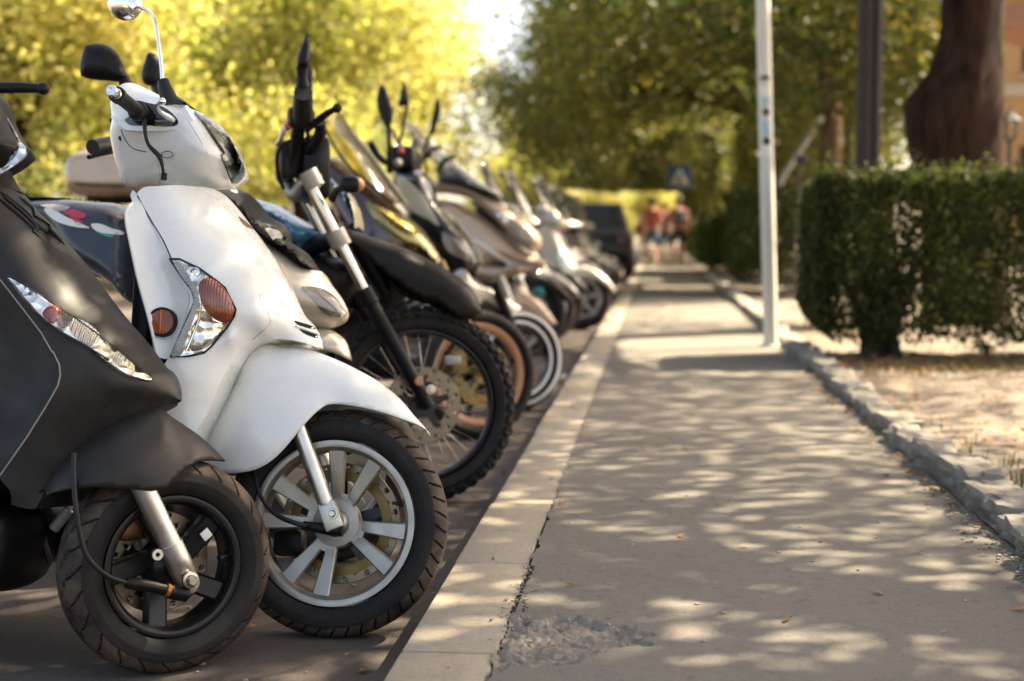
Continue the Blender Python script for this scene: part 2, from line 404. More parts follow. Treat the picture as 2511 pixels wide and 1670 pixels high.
GX, GY = np.meshgrid(gx, gy); Q = np.stack([GX.ravel(), GY.ravel()], 1)
wob = np.array([noise.fractal(Vector((p[0]*22, p[1]*22, 3)), 1, 2, 3) for p in Q])
fine = np.array([noise.fractal(Vector((p[0]*75, p[1]*75, 9)), 1, 2, 3) for p in Q])
ins = inside(Q, pp); pd = segdist(Q, pp, np.roll(pp, -1, 0)); sd = np.where(ins, -pd, pd)+wob*.013
k = np.clip(-sd/.012, 0, 1)
Z = PZ-k*.010+np.where(sd < 0, fine*.0095+wob*.010, 0)+wob*.0009
dc = np.minimum(segdist(Q, crack[:-1], crack[1:]), segdist(Q, crk2[:-1], crk2[1:])+.003)+np.abs(fine)*.009
ck = dc < .0075; Z -= np.where(ck, .012*(1-dc/.0075), 0)
# ragged border with the kerb: dark gap next to the patch
edge = -.311+.012*np.array([noise.fractal(Vector((0, y*9, 5)), 1, 2, 4) for y in gy])
nx, ny = len(gx), len(gy); keep = GX > edge[:, None]
mb = MB(); idx = np.arange(nx*ny).reshape(ny, nx)
mb.v = [(q[0], q[1], z) for q, z in zip(Q, Z)]
sdm = sd.reshape(ny, nx); ckm = ck.reshape(ny, nx)
for j in range(ny-1):
    for i in range(nx-1):
        if keep[j, i]:
            mb.f.append((idx[j, i], idx[j, i+1], idx[j+1, i+1], idx[j+1, i])); mb.m.append(2 if ckm[j, i] and sdm[j, i] > 0 else (1 if sdm[j, i] < -.001 else 0))
pth = put('path', mb, [M['path'], M['patch'], M['crack']], None, None, recalc=False); tag(pth, kind='structure')
mb = MB(); ys = np.concatenate([np.arange(4.69, 9, .06), np.arange(9, 30, .3), np.arange(30, 151, 5)])
vs = []
for y in ys:
    e = -.311+.012*noise.fractal(Vector((0, y*9, 5)), 1, 2, 4); vs += [(e, y, PZ), (.3, y, PZ), (.97, y, PZ)]
fs = [(3*i+k, 3*i+k+1, 3*i+k+4, 3*i+k+3) for i in range(len(ys)-1) for k in range(2)]
mb.add(vs, fs); mb.add([(-.31, -6, PZ), (.97, -6, PZ), (.97, 1.901, PZ), (-.31, 1.901, PZ)], [(0, 1, 2, 3)])
tag(put('path_surface', mb, M['path'], None, None, recalc=False), kind='structure')
# kerb stones with joints
mb = MB(); y = -2.0; cuts = []
rk = random.Random(3); yb = 2.75
segs = [-2.0, -1.2, -.4, .4, 1.2, 1.97, 2.75, 3.53]+[3.53+.8*i for i in range(1, 60)]
for a, b in zip(segs[:-1], segs[1:]):
    dz = rk.uniform(-.002, .002); dx = rk.uniform(-.004, .004); g = .0035
    rbox((-.405+dx, (a+b)/2, .03+dz), WX, (.19, b-a-2*g, .18), .007, mb)
tag(put('kerb', mb, M['kerb'], None, 30), kind='structure')
tag(put('kerb_bed', rbox((-.402, 22, .0), WX, (.165, 52, .20), 0), M['crack'], None, None), kind='structure')
tag(put('kerb_far', rbox((-.405, 97, .03), WX, (.19, 98, .18), 0), M['kerb'], None, None), kind='structure')
# soil strip on the right, gently uneven
gx = np.concatenate([np.arange(.94, 3.4, .05), np.arange(3.4, 12, .4), np.arange(12, 61, 4)]); gy = np.concatenate([np.arange(2, 12, .06), np.arange(12, 30, .4), np.arange(30, 151, 5)])
vs = []
for y in gy:
    for x in gx: vs.append((x, y, .135+.022*fbm(x, y, 1.6, 2)*min(1, max(0, (x-1.0)*4))+.008*fbm(x, y, 9, 4)))
nx = len(gx); tag(put('soil', MB().add(vs, [(j*nx+i, j*nx+i+1, (j+1)*nx+i+1, (j+1)*nx+i) for j in range(len(gy)-1) for i in range(nx-1)]), M['soil'], None, None, False), kind='structure')
# rough border stones
def stone_mesh(L, Wd, Ht, seed):
    b = bmesh.new(); bmesh.ops.create_cube(b, size=1)
    for v in b.verts: v.co = Vector((v.co.x*Wd, v.co.y*L, v.co.z*Ht))
    bmesh.ops.bevel(b, geom=b.edges[:], offset=.022, segments=2, affect='EDGES', profile=.6)
    bmesh.ops.subdivide_edges(b, edges=[e for e in b.edges if e.calc_length() > .05], cuts=9, use_grid_fill=True)
    bmesh.ops.triangulate(b, faces=b.faces[:])
    for v in b.verts:
        p = v.co+Vector((seed*7.1, 0, 0)); n = v.co.normalized()
        side = 1 if v.co.x < -Wd*.3 else .45
        d = noise.fractal(p*9, 1, 2, 4)*.026+abs(noise.noise(p*26))*.028*side-.006+(noise.noise(Vector((p.y*16, seed, 1)))*.02*side)
        v.co += Vector((-d*1.0 if v.co.x < 0 else d*.8, 0, d*.55))
    b.verts.index_update(); mb = MB().add([tuple(v.co) for v in b.verts], [tuple(v.index for v in f.verts) for f in b.faces]); b.free(); return mb
st_m = []; rs = random.Random(11)
y = 2.3; i = 0; protos = []
for k in range(6):
    mb = stone_mesh(.44, .135, .18, k+1); protos.append(mb)
meshes = []
while y < 27:
    L = rs.uniform(.34, .58); k = i % 6
    lab = 'rough grey border stone edging the path on its right side'
    if i < 6:
        o = put('border_stone', protos[k], M['stone'], None, 28); meshes.append(o.data)
    else:
        o = bpy.data.objects.new('border_stone', meshes[k]); COL.objects.link(o)
    o.location = (1.02+rs.uniform(-.012, .014), y+L/2, .102+rs.uniform(-.012, .014)); o.scale = (rs.uniform(.9, 1.1), L/.455, rs.uniform(.88, 1.1)); o.rotation_euler = (0, rs.uniform(-.04, .04), rs.uniform(-.03, .03))
    tag(o, lab, 'stone', 'border stones along the path'); y += L; i += 1
# pebbles in the broken patch and along the stones, fallen leaves, grass tufts: nobody could count them
def pebbles(name, pts, mat, smin, smax, seed):
    r = random.Random(seed); mb = MB()
    for (x, y, z) in pts:
        s = r.uniform(smin, smax); a = r.uniform(0, 6.3)
        ax = (Vector((cos(a), sin(a), r.uniform(-.3, .3))), Vector((-sin(a), cos(a), 0)), Vector((0, 0, 1)))
        ball((x, y, z), s, mb, 6, (r.uniform(.8, 1.5), r.uniform(.6, 1), r.uniform(.4, .7)), ax)
    return tag(put(name, mb, mat, None, 50, False), kind='stuff')
M['pebble'] = ground_mat('pale_pebble', (.26, .225, .175), (.36, .31, .245), (.17, .145, .115), 14, .001, .85)
r = random.Random(5); pts = []
for i in range(len(pp)):
    a, b = pp[i], pp[(i+1) % len(pp)]; n = int(np.linalg.norm(b-a)/.010)
    for q in range(n):
        t = r.random(); c = a+(b-a)*t; pts.append((c[0]+r.gauss(0, .011), c[1]+r.gauss(0, .011), PZ-.008+r.uniform(-.003, .006)))
sel = Q[sd < -.01]
for q in sel[rng.choice(len(sel), min(210, len(sel)), False)]: pts.append((q[0], q[1], PZ-.016+r.uniform(0, .008)))
for q in range(70):
    c = crack[r.randrange(len(crack))]+np.array([r.gauss(0, .012), r.gauss(0, .035)]); pts.append((c[0], c[1], PZ-.003+r.uniform(0, .004)))
pebbles('pebbles', pts, M['pebble'], .0012, .0050, 1)
pts = []
for q in range(520):
    y = 2.6+abs(r.gauss(0, 1.6)); pts.append((.93-abs(r.gauss(0, .035)), y, PZ+.002))
for q in range(160): pts.append((r.uniform(-.45, .95), r.uniform(2.3, 7), PZ+.001))
for q in range(2600): pts.append((r.uniform(1.12, 3.6), r.uniform(2.6, 12), .142))
for q in range(260): pts.append((r.uniform(-2.6, -.52), r.uniform(2.2, 7), .002))
pebbles('gravel', pts, M['pebble'], .002, .0075, 2)
def leafmat(name, cols, trans=.5, rough=.5, glossy=.25):
    """leaf colours vary leaf by leaf (attribute tint); light also comes through them"""
    m, nt, b = mk(name); out = nt.nodes['Material Output']; at = nt.nodes.new('ShaderNodeAttribute'); at.attribute_name = 'tint'
    c = ramp(nt, at.outputs['Fac'], [(i/(len(cols)-1), q) for i, q in enumerate(cols)])
    nt.links.new(c, b.inputs['Base Color']); b.inputs['Roughness'].default_value = rough; b.inputs['Specular IOR Level'].default_value = glossy
    t = N(nt, 'ShaderNodeBsdfTranslucent'); c2 = mixc(nt, c, (1.0, 1.0, .68), 1, 'MULTIPLY'); nt.links.new(c2, t.inputs[0])
    mx = N(nt, 'ShaderNodeMixShader'); mx.inputs[0].default_value = trans; nt.links.new(b.outputs[0], mx.inputs[1]); nt.links.new(t.outputs[0], mx.inputs[2])
    nt.links.new(mx.outputs[0], out.inputs[0]); return m
def leaf_object(name, C, size, mat, parent=None, flat=0.0, seed=0, aspect=.55, droop=None, tintf=None):
    """C: (n,3) leaf centres -> one mesh of n bent leaf blades (2 triangles folded along the rib)"""
    g = np.random.default_rng(seed); n = len(C)
    nrm = g.normal(size=(n, 3)); nrm[:, 2] = np.abs(nrm[:, 2])+flat; nrm /= np.linalg.norm(nrm, axis=1)[:, None]
    a = g.normal(size=(n, 3)); a -= nrm*np.sum(a*nrm, 1)[:, None]; a /= np.linalg.norm(a, axis=1)[:, None]
    b = np.cross(nrm, a); s = size*g.uniform(.6, 1.3, n)[:, None]
    root = np.zeros(3); q = parent
    while q is not None: root = root+np.array(q.location); q = q.parent
    C = C-root
    p0 = C-a*s*.5; p1 = C+b*s*aspect*.5+nrm*s*.08; p2 = C+a*s*.5; p3 = C-b*s*aspect*.5+nrm*s*.08
    V = np.stack([p0, p1, p2, p3], 1).reshape(-1, 3)
    me = bpy.data.meshes.new(name); me.vertices.add(4*n); me.vertices.foreach_set('co', V.ravel())
    me.loops.add(6*n); o = np.arange(n)*4
    me.loops.foreach_set('vertex_index', np.stack([o, o+1, o+2, o, o+2, o+3], 1).ravel().astype(np.int32))
    me.polygons.add(2*n); me.polygons.foreach_set('loop_start', np.arange(0, 6*n, 3, dtype=np.int32)); me.polygons.foreach_set('loop_total', np.full(2*n, 3, np.int32))
    tint = np.clip(g.normal(.5, .22, n) if tintf is None else tintf(C+root, g), 0, 1)
    at = me.attributes.new('tint', 'FLOAT', 'POINT'); at.data.foreach_set('value', np.repeat(tint, 4).astype(np.float32))
    me.update(); me.validate(); me.materials.append(mat); ob = bpy.data.objects.new(name, me); COL.objects.link(ob)
    if parent is not None: ob.parent = parent
    return ob
M['litter'] = leafmat('fallen_leaf', [(.10, .05, .02), (.26, .12, .035), (.38, .2, .06), (.3, .24, .08)], .15, .7)
g = np.random.default_rng(4)
n = 1700; C = np.stack([1.1+np.abs(g.normal(0, 1.1, n)), g.uniform(2.4, 13, n), np.full(n, .155)], 1)
n2 = 130; C2 = np.stack([.95-np.abs(g.normal(0, .06, n2)), g.uniform(2.4, 9, n2), np.full(n2, PZ+.006)], 1)
n3 = 26; C3 = np.stack([g.uniform(-.3, .9, n3), g.uniform(3.0, 9, n3), np.full(n3, PZ+.005)], 1)
n4 = 1600; C4 = np.stack([g.uniform(1.1, 3.2, n4), g.normal(9.0, .35, n4), np.full(n4, .16)], 1)
n5 = 70; C5 = np.stack([g.uniform(-2.4, -.52, n5), g.uniform(2.4, 8, n5), np.full(n5, .008)], 1)
tag(leaf_object('leaf_litter', np.concatenate([C, C2, C3, C4, C5]), .035, M['litter'], None, 3.5, 3), kind='stuff')
M['grass'] = leafmat('grass_blade', [(.05, .07, .015), (.1, .13, .03), (.2, .19, .06)], .3)
mb = MB(); r = random.Random(8)
for q in range(900):
    if r.random() < .55: x, y = 1.13+abs(r.gauss(0, .07)), 2.5+abs(r.gauss(0, 1.3))
    else: x, y = r.uniform(1.2, 2.6), r.gauss(8.55, .22)
    a = r.uniform(0, 6.28); h = r.uniform(.03, .085); d = Vector((cos(a), sin(a), 0)); s = Vector((-d.y, d.x, 0))*.0022; b = Vector((x, y, .14)); t = b+d*h*r.uniform(.2, .8)+Vector((0, 0, h))
    m_ = b+d*h*.15+Vector((0, 0, h*.6)); mb.add([b-s, b+s, m_+s*.8, m_-s*.8, t], [(0, 1, 2, 3), (3, 2, 4)])
tag(put('grass', mb, M['grass'], None, None, False), kind='stuff')
# ---------------------------------------------------------------- hedges
M['hedge'] = leafmat('clipped_hedge_leaf', [(.016, .023, .008), (.036, .052, .016), (.068, .084, .024), (.13, .125, .034)], .48, .6, .22)
M['twig'] = plastic('dark_twig', (.045, .032, .022), .85, .004, 60)
M['bark'] = None
def bark(name, c1, c2, s=1):
    m, nt, b = mk(name); co = tcoord(nt); mp = N(nt, 'ShaderNodeMapping'); mp.inputs['Scale'].default_value = (1, 1, .18); nt.links.new(co, mp.inputs[0])
    v = nz(nt, mp.outputs[0], 14*s, 8, .7); c = mixc(nt, c1, c2, ramp(nt, v, [(.35, (0, 0, 0)), (.66, (1, 1, 1))])); nt.links.new(c, b.inputs['Base Color'])
    b.inputs['Roughness'].default_value = .95; b.inputs['Specular IOR Level'].default_value = .08; bump(nt, b, v, .05, 1); return m
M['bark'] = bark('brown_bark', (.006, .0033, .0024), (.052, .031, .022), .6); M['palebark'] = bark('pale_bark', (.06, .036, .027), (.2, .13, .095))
def hedge(x0, x1, y0, y1, z0, z1, n, size, label, stems, seed, ragged=.1, hollow=.35):
    t = thing('hedge', ((x0+x1)/2, (y0+y1)/2, .13), label, 'hedge')
    g = np.random.default_rng(seed); lo = np.array([x0, y0, z0]); hi = np.array([x1, y1, z1])
    p = g.uniform(0, 1, (n, 3)); ax = g.integers(0, 5, n)                      # denser in a shell (front, back, sides, top)
    dep = np.abs(g.normal(0, .09, n)); sz = hi-lo
    for k_, (a, s) in enumerate([(1, 0), (1, 1), (0, 0), (0, 1), (2, 1)]):
        sel = (ax == k_) & (g.uniform(size=n) > hollow*.5)
        p[sel, a] = dep[sel]/sz[a] if s == 0 else 1-dep[sel]/sz[a]
    C = lo+p*sz
    wv = np.array([noise.noise(Vector(c)*2.6) for c in C]); w2 = np.array([noise.noise(Vector(c)*9) for c in C])
    C += (wv*.035+w2*.03)[:, None]*np.array([1, 1, .8])
    low = z0+ragged*(np.array([noise.noise(Vector((c[0]*3.1, c[1]*3.1, 7))) for c in C])+.6)
    keep = (C[:, 2] > low) & (w2 > -.42-(C[:, 2]-z0)*.3)                # gaps, more of them low down
    # rounded lower corners
    cx = np.minimum(C[:, 0]-x0, x1-C[:, 0]); keep &= C[:, 2] > z0+.26*np.clip(1-cx/.3, 0, 1)**2
    cy = np.minimum(C[:, 1]-y0, y1-C[:, 1]); keep &= C[:, 2] < z1-.07*np.clip(1-cx/.16, 0, 1)**2-.03*np.clip(1-cy/.15, 0, 1)**2+w2*.04
    C = C[keep]; m = n//260; S = np.stack([g.uniform(x0, x1, m), g.uniform(y0, y1, m), z1+np.abs(g.normal(0, .03, m))], 1); C = np.concatenate([C, np.repeat(S, 3, 0)+g.normal(0, .022, (3*m, 3))])
    leaf_object('foliage', C, size, M['hedge'], t, .25, seed)
    r = random.Random(seed)
    for sx, sy, sr in stems:
        mb = MB(); b = Vector((sx, sy, .1)); top = Vector((sx+r.uniform(-.05, .05), sy, z0+.25))
        tube([b, (b+top)/2+Vector((r.uniform(-.03, .03), 0, 0)), top], [sr*1.25, sr, sr*.9], 8, .1, mb)
        for q in range(7):
            e = Vector((sx+r.uniform(-.5, .5), sy+r.uniform(-.35, .35), z0+r.uniform(.35, .85)*(z1-z0))); tube([top-Vector((0, 0, r.uniform(0, .2))), (top+e)/2+Vector((0, 0, .06)), e], [sr*.45, sr*.3, .006], 6, .1, mb)
        put('stem', mb, M['twig'], t, 60)
    return t
hedge(1.0, 3.3, 9.25, 10.2, .19, 1.36, 66000, .042, 'dark green clipped hedge nearest the camera, beside the white pole, light showing under it', [(1.40, 9.5, .055), (1.50, 9.62, .05), (1.60, 9.55, .04), (2.75, 9.75, .05)], 21, .10)
hedge(1.02, 3.1, 19.0, 21.5, .22, 1.58, 16000, .07, 'dark square clipped hedge behind the white pole, second from the camera', [(1.5, 19.5, .06), (2.4, 19.8, .06)], 22, .05)
hedge(.92, 2.6, 27.5, 31.5, .2, 1.3, 9000, .1, 'low clipped hedge behind the square one, beside the walkers', [(1.5, 28.5, .06)], 23, .05)
hedge(.92, 2.6, 36, 42, .2, 1.25, 9000, .12, 'farthest low hedge on the right of the path', [(1.5, 37, .06)], 24, .05)
# ---------------------------------------------------------------- trees
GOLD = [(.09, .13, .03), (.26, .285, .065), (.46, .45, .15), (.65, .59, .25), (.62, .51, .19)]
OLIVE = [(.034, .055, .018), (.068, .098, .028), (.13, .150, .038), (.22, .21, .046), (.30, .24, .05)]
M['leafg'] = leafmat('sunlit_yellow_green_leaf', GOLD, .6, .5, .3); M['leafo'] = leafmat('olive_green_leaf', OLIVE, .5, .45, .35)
def crown_points(blobs, n, seed, sig=.26, per=22, shell=.55):
    g = np.random.default_rng(seed); vol = np.array([b[3]*b[4]*b[5] for b in blobs])**.8; vol /= vol.sum(); out = []
    for b, f in zip(blobs, vol):
        m = max(3, int(n*f/per)); d = g.normal(size=(m, 3)); d /= np.linalg.norm(d, axis=1)[:, None]
        rr = np.where(g.uniform(size=m) < shell, g.normal(.9, .09, m), g.uniform(.2, 1, m)**.6)
        c = np.array(b[:3])+d*rr[:, None]*np.array(b[3:6])
        q = np.repeat(c, per, 0)+g.normal(0, sig, (m*per, 3))*np.array([1, 1, .75]); out.append(q)
    return np.concatenate(out)
def clump_tint(C, g):
    nn = np.array([noise.fractal(Vector((c[0]*.42, c[1]*.42, c[2]*.5)), 1, 2, 2) for c in C[::11]]); nn = np.repeat(nn, 11)[:len(C)]
    return .5+.62*nn+g.normal(0, .11, len(C))
def sun_gaps(C, seed):
    """openings cut into the crowns, most of them aimed to let sun onto chosen spots"""
    g = np.random.default_rng(seed); z = C[:, 2]-.13; gx = C[:, 0]-z*SUN.x/SUN.z; gy = C[:, 1]-z*SUN.y/SUN.z
    wob = np.array([noise.noise(Vector((a*.9, b*.9, 0)))*.5 for a, b in zip(gx, gy)])
    hole = (gx > -.25+wob) & (gx < 4.2) & (gy > 10.35+wob*.6) & (gy < 12.0+wob) & (g.uniform(size=len(C)) < .95)  # leaves removed along the sun direction to light chosen spots
    t = np.clip((.95-gx)/2.5, 0, 1); hole |= (np.abs(gy-(10.62-t*1.45)) < .28) & (gx > -1.8) & (gx < 1.1) & (g.uniform(size=len(C)) < .93)
    hole |= (gx > -.2) & (gx < 2.4) & (gy > 8.4) & (gy < 9.9) & (g.uniform(size=len(C)) < .5)
    hole |= (gx > -.2) & (gx < 2.0) & (gy > 21.5) & (gy < 23.2) & (g.uniform(size=len(C)) < .92)
    hole |= (gx > -2.2) & (gx < 1.4) & (gy > 34.5+wob) & (gy < 40.5+wob) & (g.uniform(size=len(C)) < .85)
    hole |= (C[:, 0] > -.7+wob) & (C[:, 0] < 1.7) & (C[:, 1] < 45) & (C[:, 2] < 3.7+wob)          # pruned headroom over the path
    hole |= (C[:, 0] < 1.2+wob) & (C[:, 1] > 20) & (C[:, 2] < .95+.031*C[:, 1]+wob*.6)      # kept clear above the road and path
    hole |= (C[:, 0] > .231*C[:, 1]) & (C[:, 1] > 15) & (C[:, 1] < 41) & (C[:, 2] < 6.2)   # cut back from the house
    return C[~hole]
def trunk_mesh(path, radii, mb=None, seed=0, n=18, rough=.12):
    P, _ = crom([(*p, r_) for p, r_ in zip(path, radii)], .22); vs = []; mb = mb or MB(); m = len(P)
    for q in P:
        for k in range(n):
            a = 2*pi*k/n; d = Vector((cos(a), sin(a), 0)); s = noise.fractal(Vector((q[0]*2+d.x*1.2+seed, q[1]*2+d.y*1.2, q[2]*.9)), 1, 2, 4)
            rr = q[3]*(1+rough*s*1.6); vs.append((q[0]+d.x*rr, q[1]+d.y*rr, q[2]))
    return mb.add(vs, [(i*n+k, i*n+(k+1) % n, (i+1)*n+(k+1) % n, (i+1)*n+k) for i in range(m-1) for k in range(n)])
def tree(loc, label, blobs, n, lsize, leaf, barkm, path, radii, limbs, seed, group=None, sig=.26, per=22, shell=.55):
    t = thing('tree', loc, label, 'tree', group); mb = trunk_mesh(path, radii, None, seed)
    for pth_, r0 in limbs: tube(pth_, [r0*(1-.75*i/(len(pth_)-1)) for i in range(len(pth_))], 9, .3, mb)
    L = Vector(loc); mb.v = [tuple(Vector(v)+L) for v in mb.v]
    put('trunk', mb, barkm, t, 60)
    C = crown_points(blobs, n, seed, sig, per, shell)+np.array(loc); C = sun_gaps(C, seed); leaf_object('crown', C, lsize, leaf, t, .3, seed, tintf=clump_tint); return t
def limbs_for(blobs, top, r0, seed, k=2):
    r = random.Random(seed); out = []
    for b in blobs:
        if b[2] < top[2]+.3: continue
        e = Vector(b[:3]); s = Vector(top); mid = (s+e)/2+Vector((r.uniform(-.3, .3), r.uniform(-.3, .3), .35)); out.append(([s, mid, e], r0))
        for q in range(k):
            e2 = e+Vector((r.uniform(-.8, .8)*b[3], r.uniform(-.8, .8)*b[4], r.uniform(-.3, .7)*b[5])); out.append(([mid, (mid+e2)/2+Vector((0, 0, .2)), e2], r0*.45))
    return out
def street_blobs(seed, lo=0.0, zc=6.0, k=9):
    r = random.Random(seed); out = []
    for i in range(k):
        a = i*2.4+r.uniform(-.3, .3); d = r.uniform(2.0, 3.9); out.append((cos(a)*d, sin(a)*d, zc+r.uniform(-1.6, 2.0)-lo*r.random(), r.uniform(1.5, 2.3), r.uniform(1.5, 2.3), r.uniform(1.0, 1.7)))
    out.append((0, 0, zc+2.2, 2.6, 2.6, 1.8)); return out
# the big old tree by the hedge, and the row behind it
bl = [(b[0]+1.0, b[1]-.5, b[2]+1.1, *b[3:]) for b in street_blobs(1, 0, 6.6)]+[(-.3, 3.1, 6.0, 2.2, 2.2, 1.3), (-1.8, 4.4, 6.3, 2.2, 2.2, 1.3), (.9, 4.9, 6.5, 2.2, 2.2, 1.3)]
tp = [(0.02, 0, -.2), (.0, 0, .5), (-.03, 0, 1.1), (-.10, 0, 1.75), (-.13, 0, 2.0), (-.02, 0, 2.3), (.03, 0, 2.9), (.12, 0, 4.2)]
tree((2.80, 13.4, .13), 'massive old dark tree trunk with a burl rising behind the nearest hedge', bl, 52000, .115, M['leafo'], M['bark'], tp, [.40, .34, .34, .41, .42, .31, .27, .30], limbs_for(bl, (.12, 0, 4.1), .16, 2), 31, None, .29, 22, .4)
bl = [(b[0]-1.7, b[1]+.3, b[2], *b[3:]) for b in street_blobs(5, 0, 6.6, 11)]+[(-3.0, .6, 5.0, 2.2, 2.2, 1.3), (-2.2, 2.4, 5.6, 2.2, 2.0, 1.3), (-1.2, -.8, 5.0, 2.0, 2.0, 1.2)]
tree((5.6, 4.6, .13), 'olive green street tree shading the path, nearest the camera on the right', bl, 56000, .115, M['leafo'], M['bark'], [(0, 0, -.2), (0, 0, 1.5), (.05, 0, 3), (0, .05, 4.3)], [.36, .3, .27, .25], limbs_for(bl, (0, 0, 4.2), .13, 3), 32, None, .29, 22, .4)
rowb = []
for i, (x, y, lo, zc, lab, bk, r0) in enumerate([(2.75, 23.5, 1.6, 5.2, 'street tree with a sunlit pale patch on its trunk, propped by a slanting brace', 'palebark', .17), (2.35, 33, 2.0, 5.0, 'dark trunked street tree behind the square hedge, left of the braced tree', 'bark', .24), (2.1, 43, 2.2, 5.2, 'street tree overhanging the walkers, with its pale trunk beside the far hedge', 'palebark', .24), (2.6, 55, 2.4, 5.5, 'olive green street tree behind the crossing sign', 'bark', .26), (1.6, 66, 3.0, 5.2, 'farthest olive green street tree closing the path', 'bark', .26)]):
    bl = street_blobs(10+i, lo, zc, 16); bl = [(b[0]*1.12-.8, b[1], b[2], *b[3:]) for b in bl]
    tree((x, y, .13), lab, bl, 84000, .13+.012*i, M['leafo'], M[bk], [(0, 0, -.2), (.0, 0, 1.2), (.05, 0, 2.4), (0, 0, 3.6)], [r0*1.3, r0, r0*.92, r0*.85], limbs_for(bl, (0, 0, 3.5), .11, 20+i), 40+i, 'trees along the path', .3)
# park trees further right
proto = None
for i, (x, y, rz, s, lab) in enumerate([(13.5, 20, 0, 1.0, 'olive park tree to the right, behind the lantern'), (5.2, 49, 2.1, .75, 'olive park tree between the dark post and the old trunk, set back from the path'), (16.5, 32, 4.0, 1.0, 'olive park tree standing before the ochre house'), (9.5, 60, 1.2, 1.25, 'olive park tree far behind the white pole'), (8, 76, 3.3, 1.3, 'olive park tree at the far end of the park')]):
    if proto is None:
        bl = street_blobs(30, 2.6, 4.6, 11); t = tree((x, y, .13), lab, bl, 34000, .16, M['leafo'], M['bark'], [(0, 0, -.2), (0, 0, 1.2), (.05, 0, 3)], [.24, .2, .17], limbs_for(bl, (0, 0, 2.9), .1, 50), 50, 'trees in the park', .34); proto = t
    else:
        t = dup(proto, (x, y, .13), rz, lab); t.scale = (s, s, s)
# sunlit trees across the road
def wild(seed, zc=3.6, k=10, R=2.6):
    r = random.Random(seed); out = []
    for i in range(k):
        a = i*2.4; d = r.uniform(.8, R); out.append((cos(a)*d, sin(a)*d, r.uniform(1.0, 2*zc), r.uniform(1.1, 1.9), r.uniform(1.1, 1.9), r.uniform(.9, 1.6)))
    return out
lp = []
for q in range(3):
    bl = wild(60+q, 3.9, 13, 2.9)
    lp.append((bl, q))
left = [(-9.6, 21, .0, 1.0, 0, 'sunlit yellow green tree at the left edge behind the black scooter'), (-7.0, 27.5, 1.3, 1.0, 1, 'bright yellow tree behind the round chrome mirror of the white scooter'), (-12.5, 28, 2.2, 1.1, 2, 'shaded green tree at the far left across the road'),
        (-7.9, 35, 3.6, 1.1, 2, 'sunlit yellow tree behind the mirror of the blue motorcycle'), (-13, 38, 5.0, 1.25, 0, 'tall yellow green tree in the second row across the road'), (-11.2, 44, .7, 1.1, 1, 'golden tree at the right end of the left hand row, beside the sky gap'), (-13.2, 54, 2.8, 1.3, 0, 'golden tree farther back, left of the sky gap'), (-6.5, 80, 4.1, .85, 1, 'pale gold tree far down the road below the sky gap'), (1.5, 88, 5.6, .9, 2, 'hazy yellow tree at the end of the path'), (-19.5, 74, 1.9, 1.5, 2, 'big yellow tree far down the left side of the road'), (-9.5, 104, 2.5, 1.15, 0, 'farthest golden tree closing the road'), (8, 96, 0.4, 1.5, 1, 'farthest yellow tree behind the park'),
        (-6.2, 62, 1.0, .5, 1, 'low golden bush far down the road, left of the car'), (-3.0, 70, 2.0, .55, 2, 'low golden bush far down the road, behind the car'), (-.4, 78, 3.0, .55, 0, 'low golden bush at the end of the path, behind the walkers'), (2.6, 82, 4.0, .6, 1, 'low golden bush at the end of the path, right of the walkers')]
made = {}
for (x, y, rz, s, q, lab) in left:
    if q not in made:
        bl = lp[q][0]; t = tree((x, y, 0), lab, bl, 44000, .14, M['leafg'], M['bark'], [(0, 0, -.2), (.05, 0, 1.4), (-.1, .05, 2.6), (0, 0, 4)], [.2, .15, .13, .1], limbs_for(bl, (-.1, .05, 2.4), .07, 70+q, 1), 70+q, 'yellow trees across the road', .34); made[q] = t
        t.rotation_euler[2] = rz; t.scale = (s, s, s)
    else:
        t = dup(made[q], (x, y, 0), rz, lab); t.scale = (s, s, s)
# ---------------------------------------------------------------- posts, sign, stand, lantern, house
M['polepaint'] = paint('weathered_white_pole', (.58, .55, .47), .45, .2, 0, .3); M['blue'] = paint('sign_blue', (.03, .10, .24), .5, .1)
M['brown'] = plastic('dark_brown_post_paint', (.017, .0095, .007), .5, .001, 80); M['sticker'] = paint('pale_blue_sticker', (.32, .47, .5), .5, .1); M['iron'] = plastic('black_iron', (.02, .018, .017), .5, .001, 100)
M['brace'] = paint('grey_brace_tube', (.33, .31, .28), .5, .1)
po = ony(1775*1.06488, 800*1.06488, 10.6); base = Vector((po.x, 10.6, PZ)); lean = Vector((-.036, 0, 1)).normalized()
t = thing('pole', base, 'slim white painted metal pole with peeling stickers, standing at the path edge', 'pole')
put('post', tube([base-lean*.05, base+lean*5.2], .052, 20), M['polepaint'], t)
put('base_plate', lathe(base, (0, 0, 1), [(0, .0), (.085, .0), (.085, .012), (.06, .016), (.055, .05), (0, .05)], 24), M['polepaint'], t)
for (v0, v1, mt) in ((176, 186, 'iron'), (200, 222, 'whiteprint'), (226, 244, 'sticker'), (252, 268, 'iron'), (280, 312, 'sticker'), (318, 334, 'seam'), (336, 362, 'whiteprint')):
    z0 = ony(1760*1.065, v1*1.065, 10.6).z; z1 = ony(1760*1.065, v0*1.065, 10.6).z; r = random.Random(v0); a0 = r.uniform(-2.3, -1.9); a1 = a0+r.uniform(.9, 1.5); vs = []
    for i in range(13):
        a = a0+(a1-a0)*i/12; jig = r.uniform(-.012, .012)
        for z in (z0+jig, z1+jig*.6): c = base+lean*((z-PZ)/lean.z); vs.append(c+Vector((cos(a), sin(a), 0))*.0535)
    put('sticker', MB().add(vs, [(2*i, 2*i+1, 2*i+3, 2*i+2) for i in range(12)]), M[mt], t, None, False)
c = ony(1988*1.065, 380*1.065, 12.6)
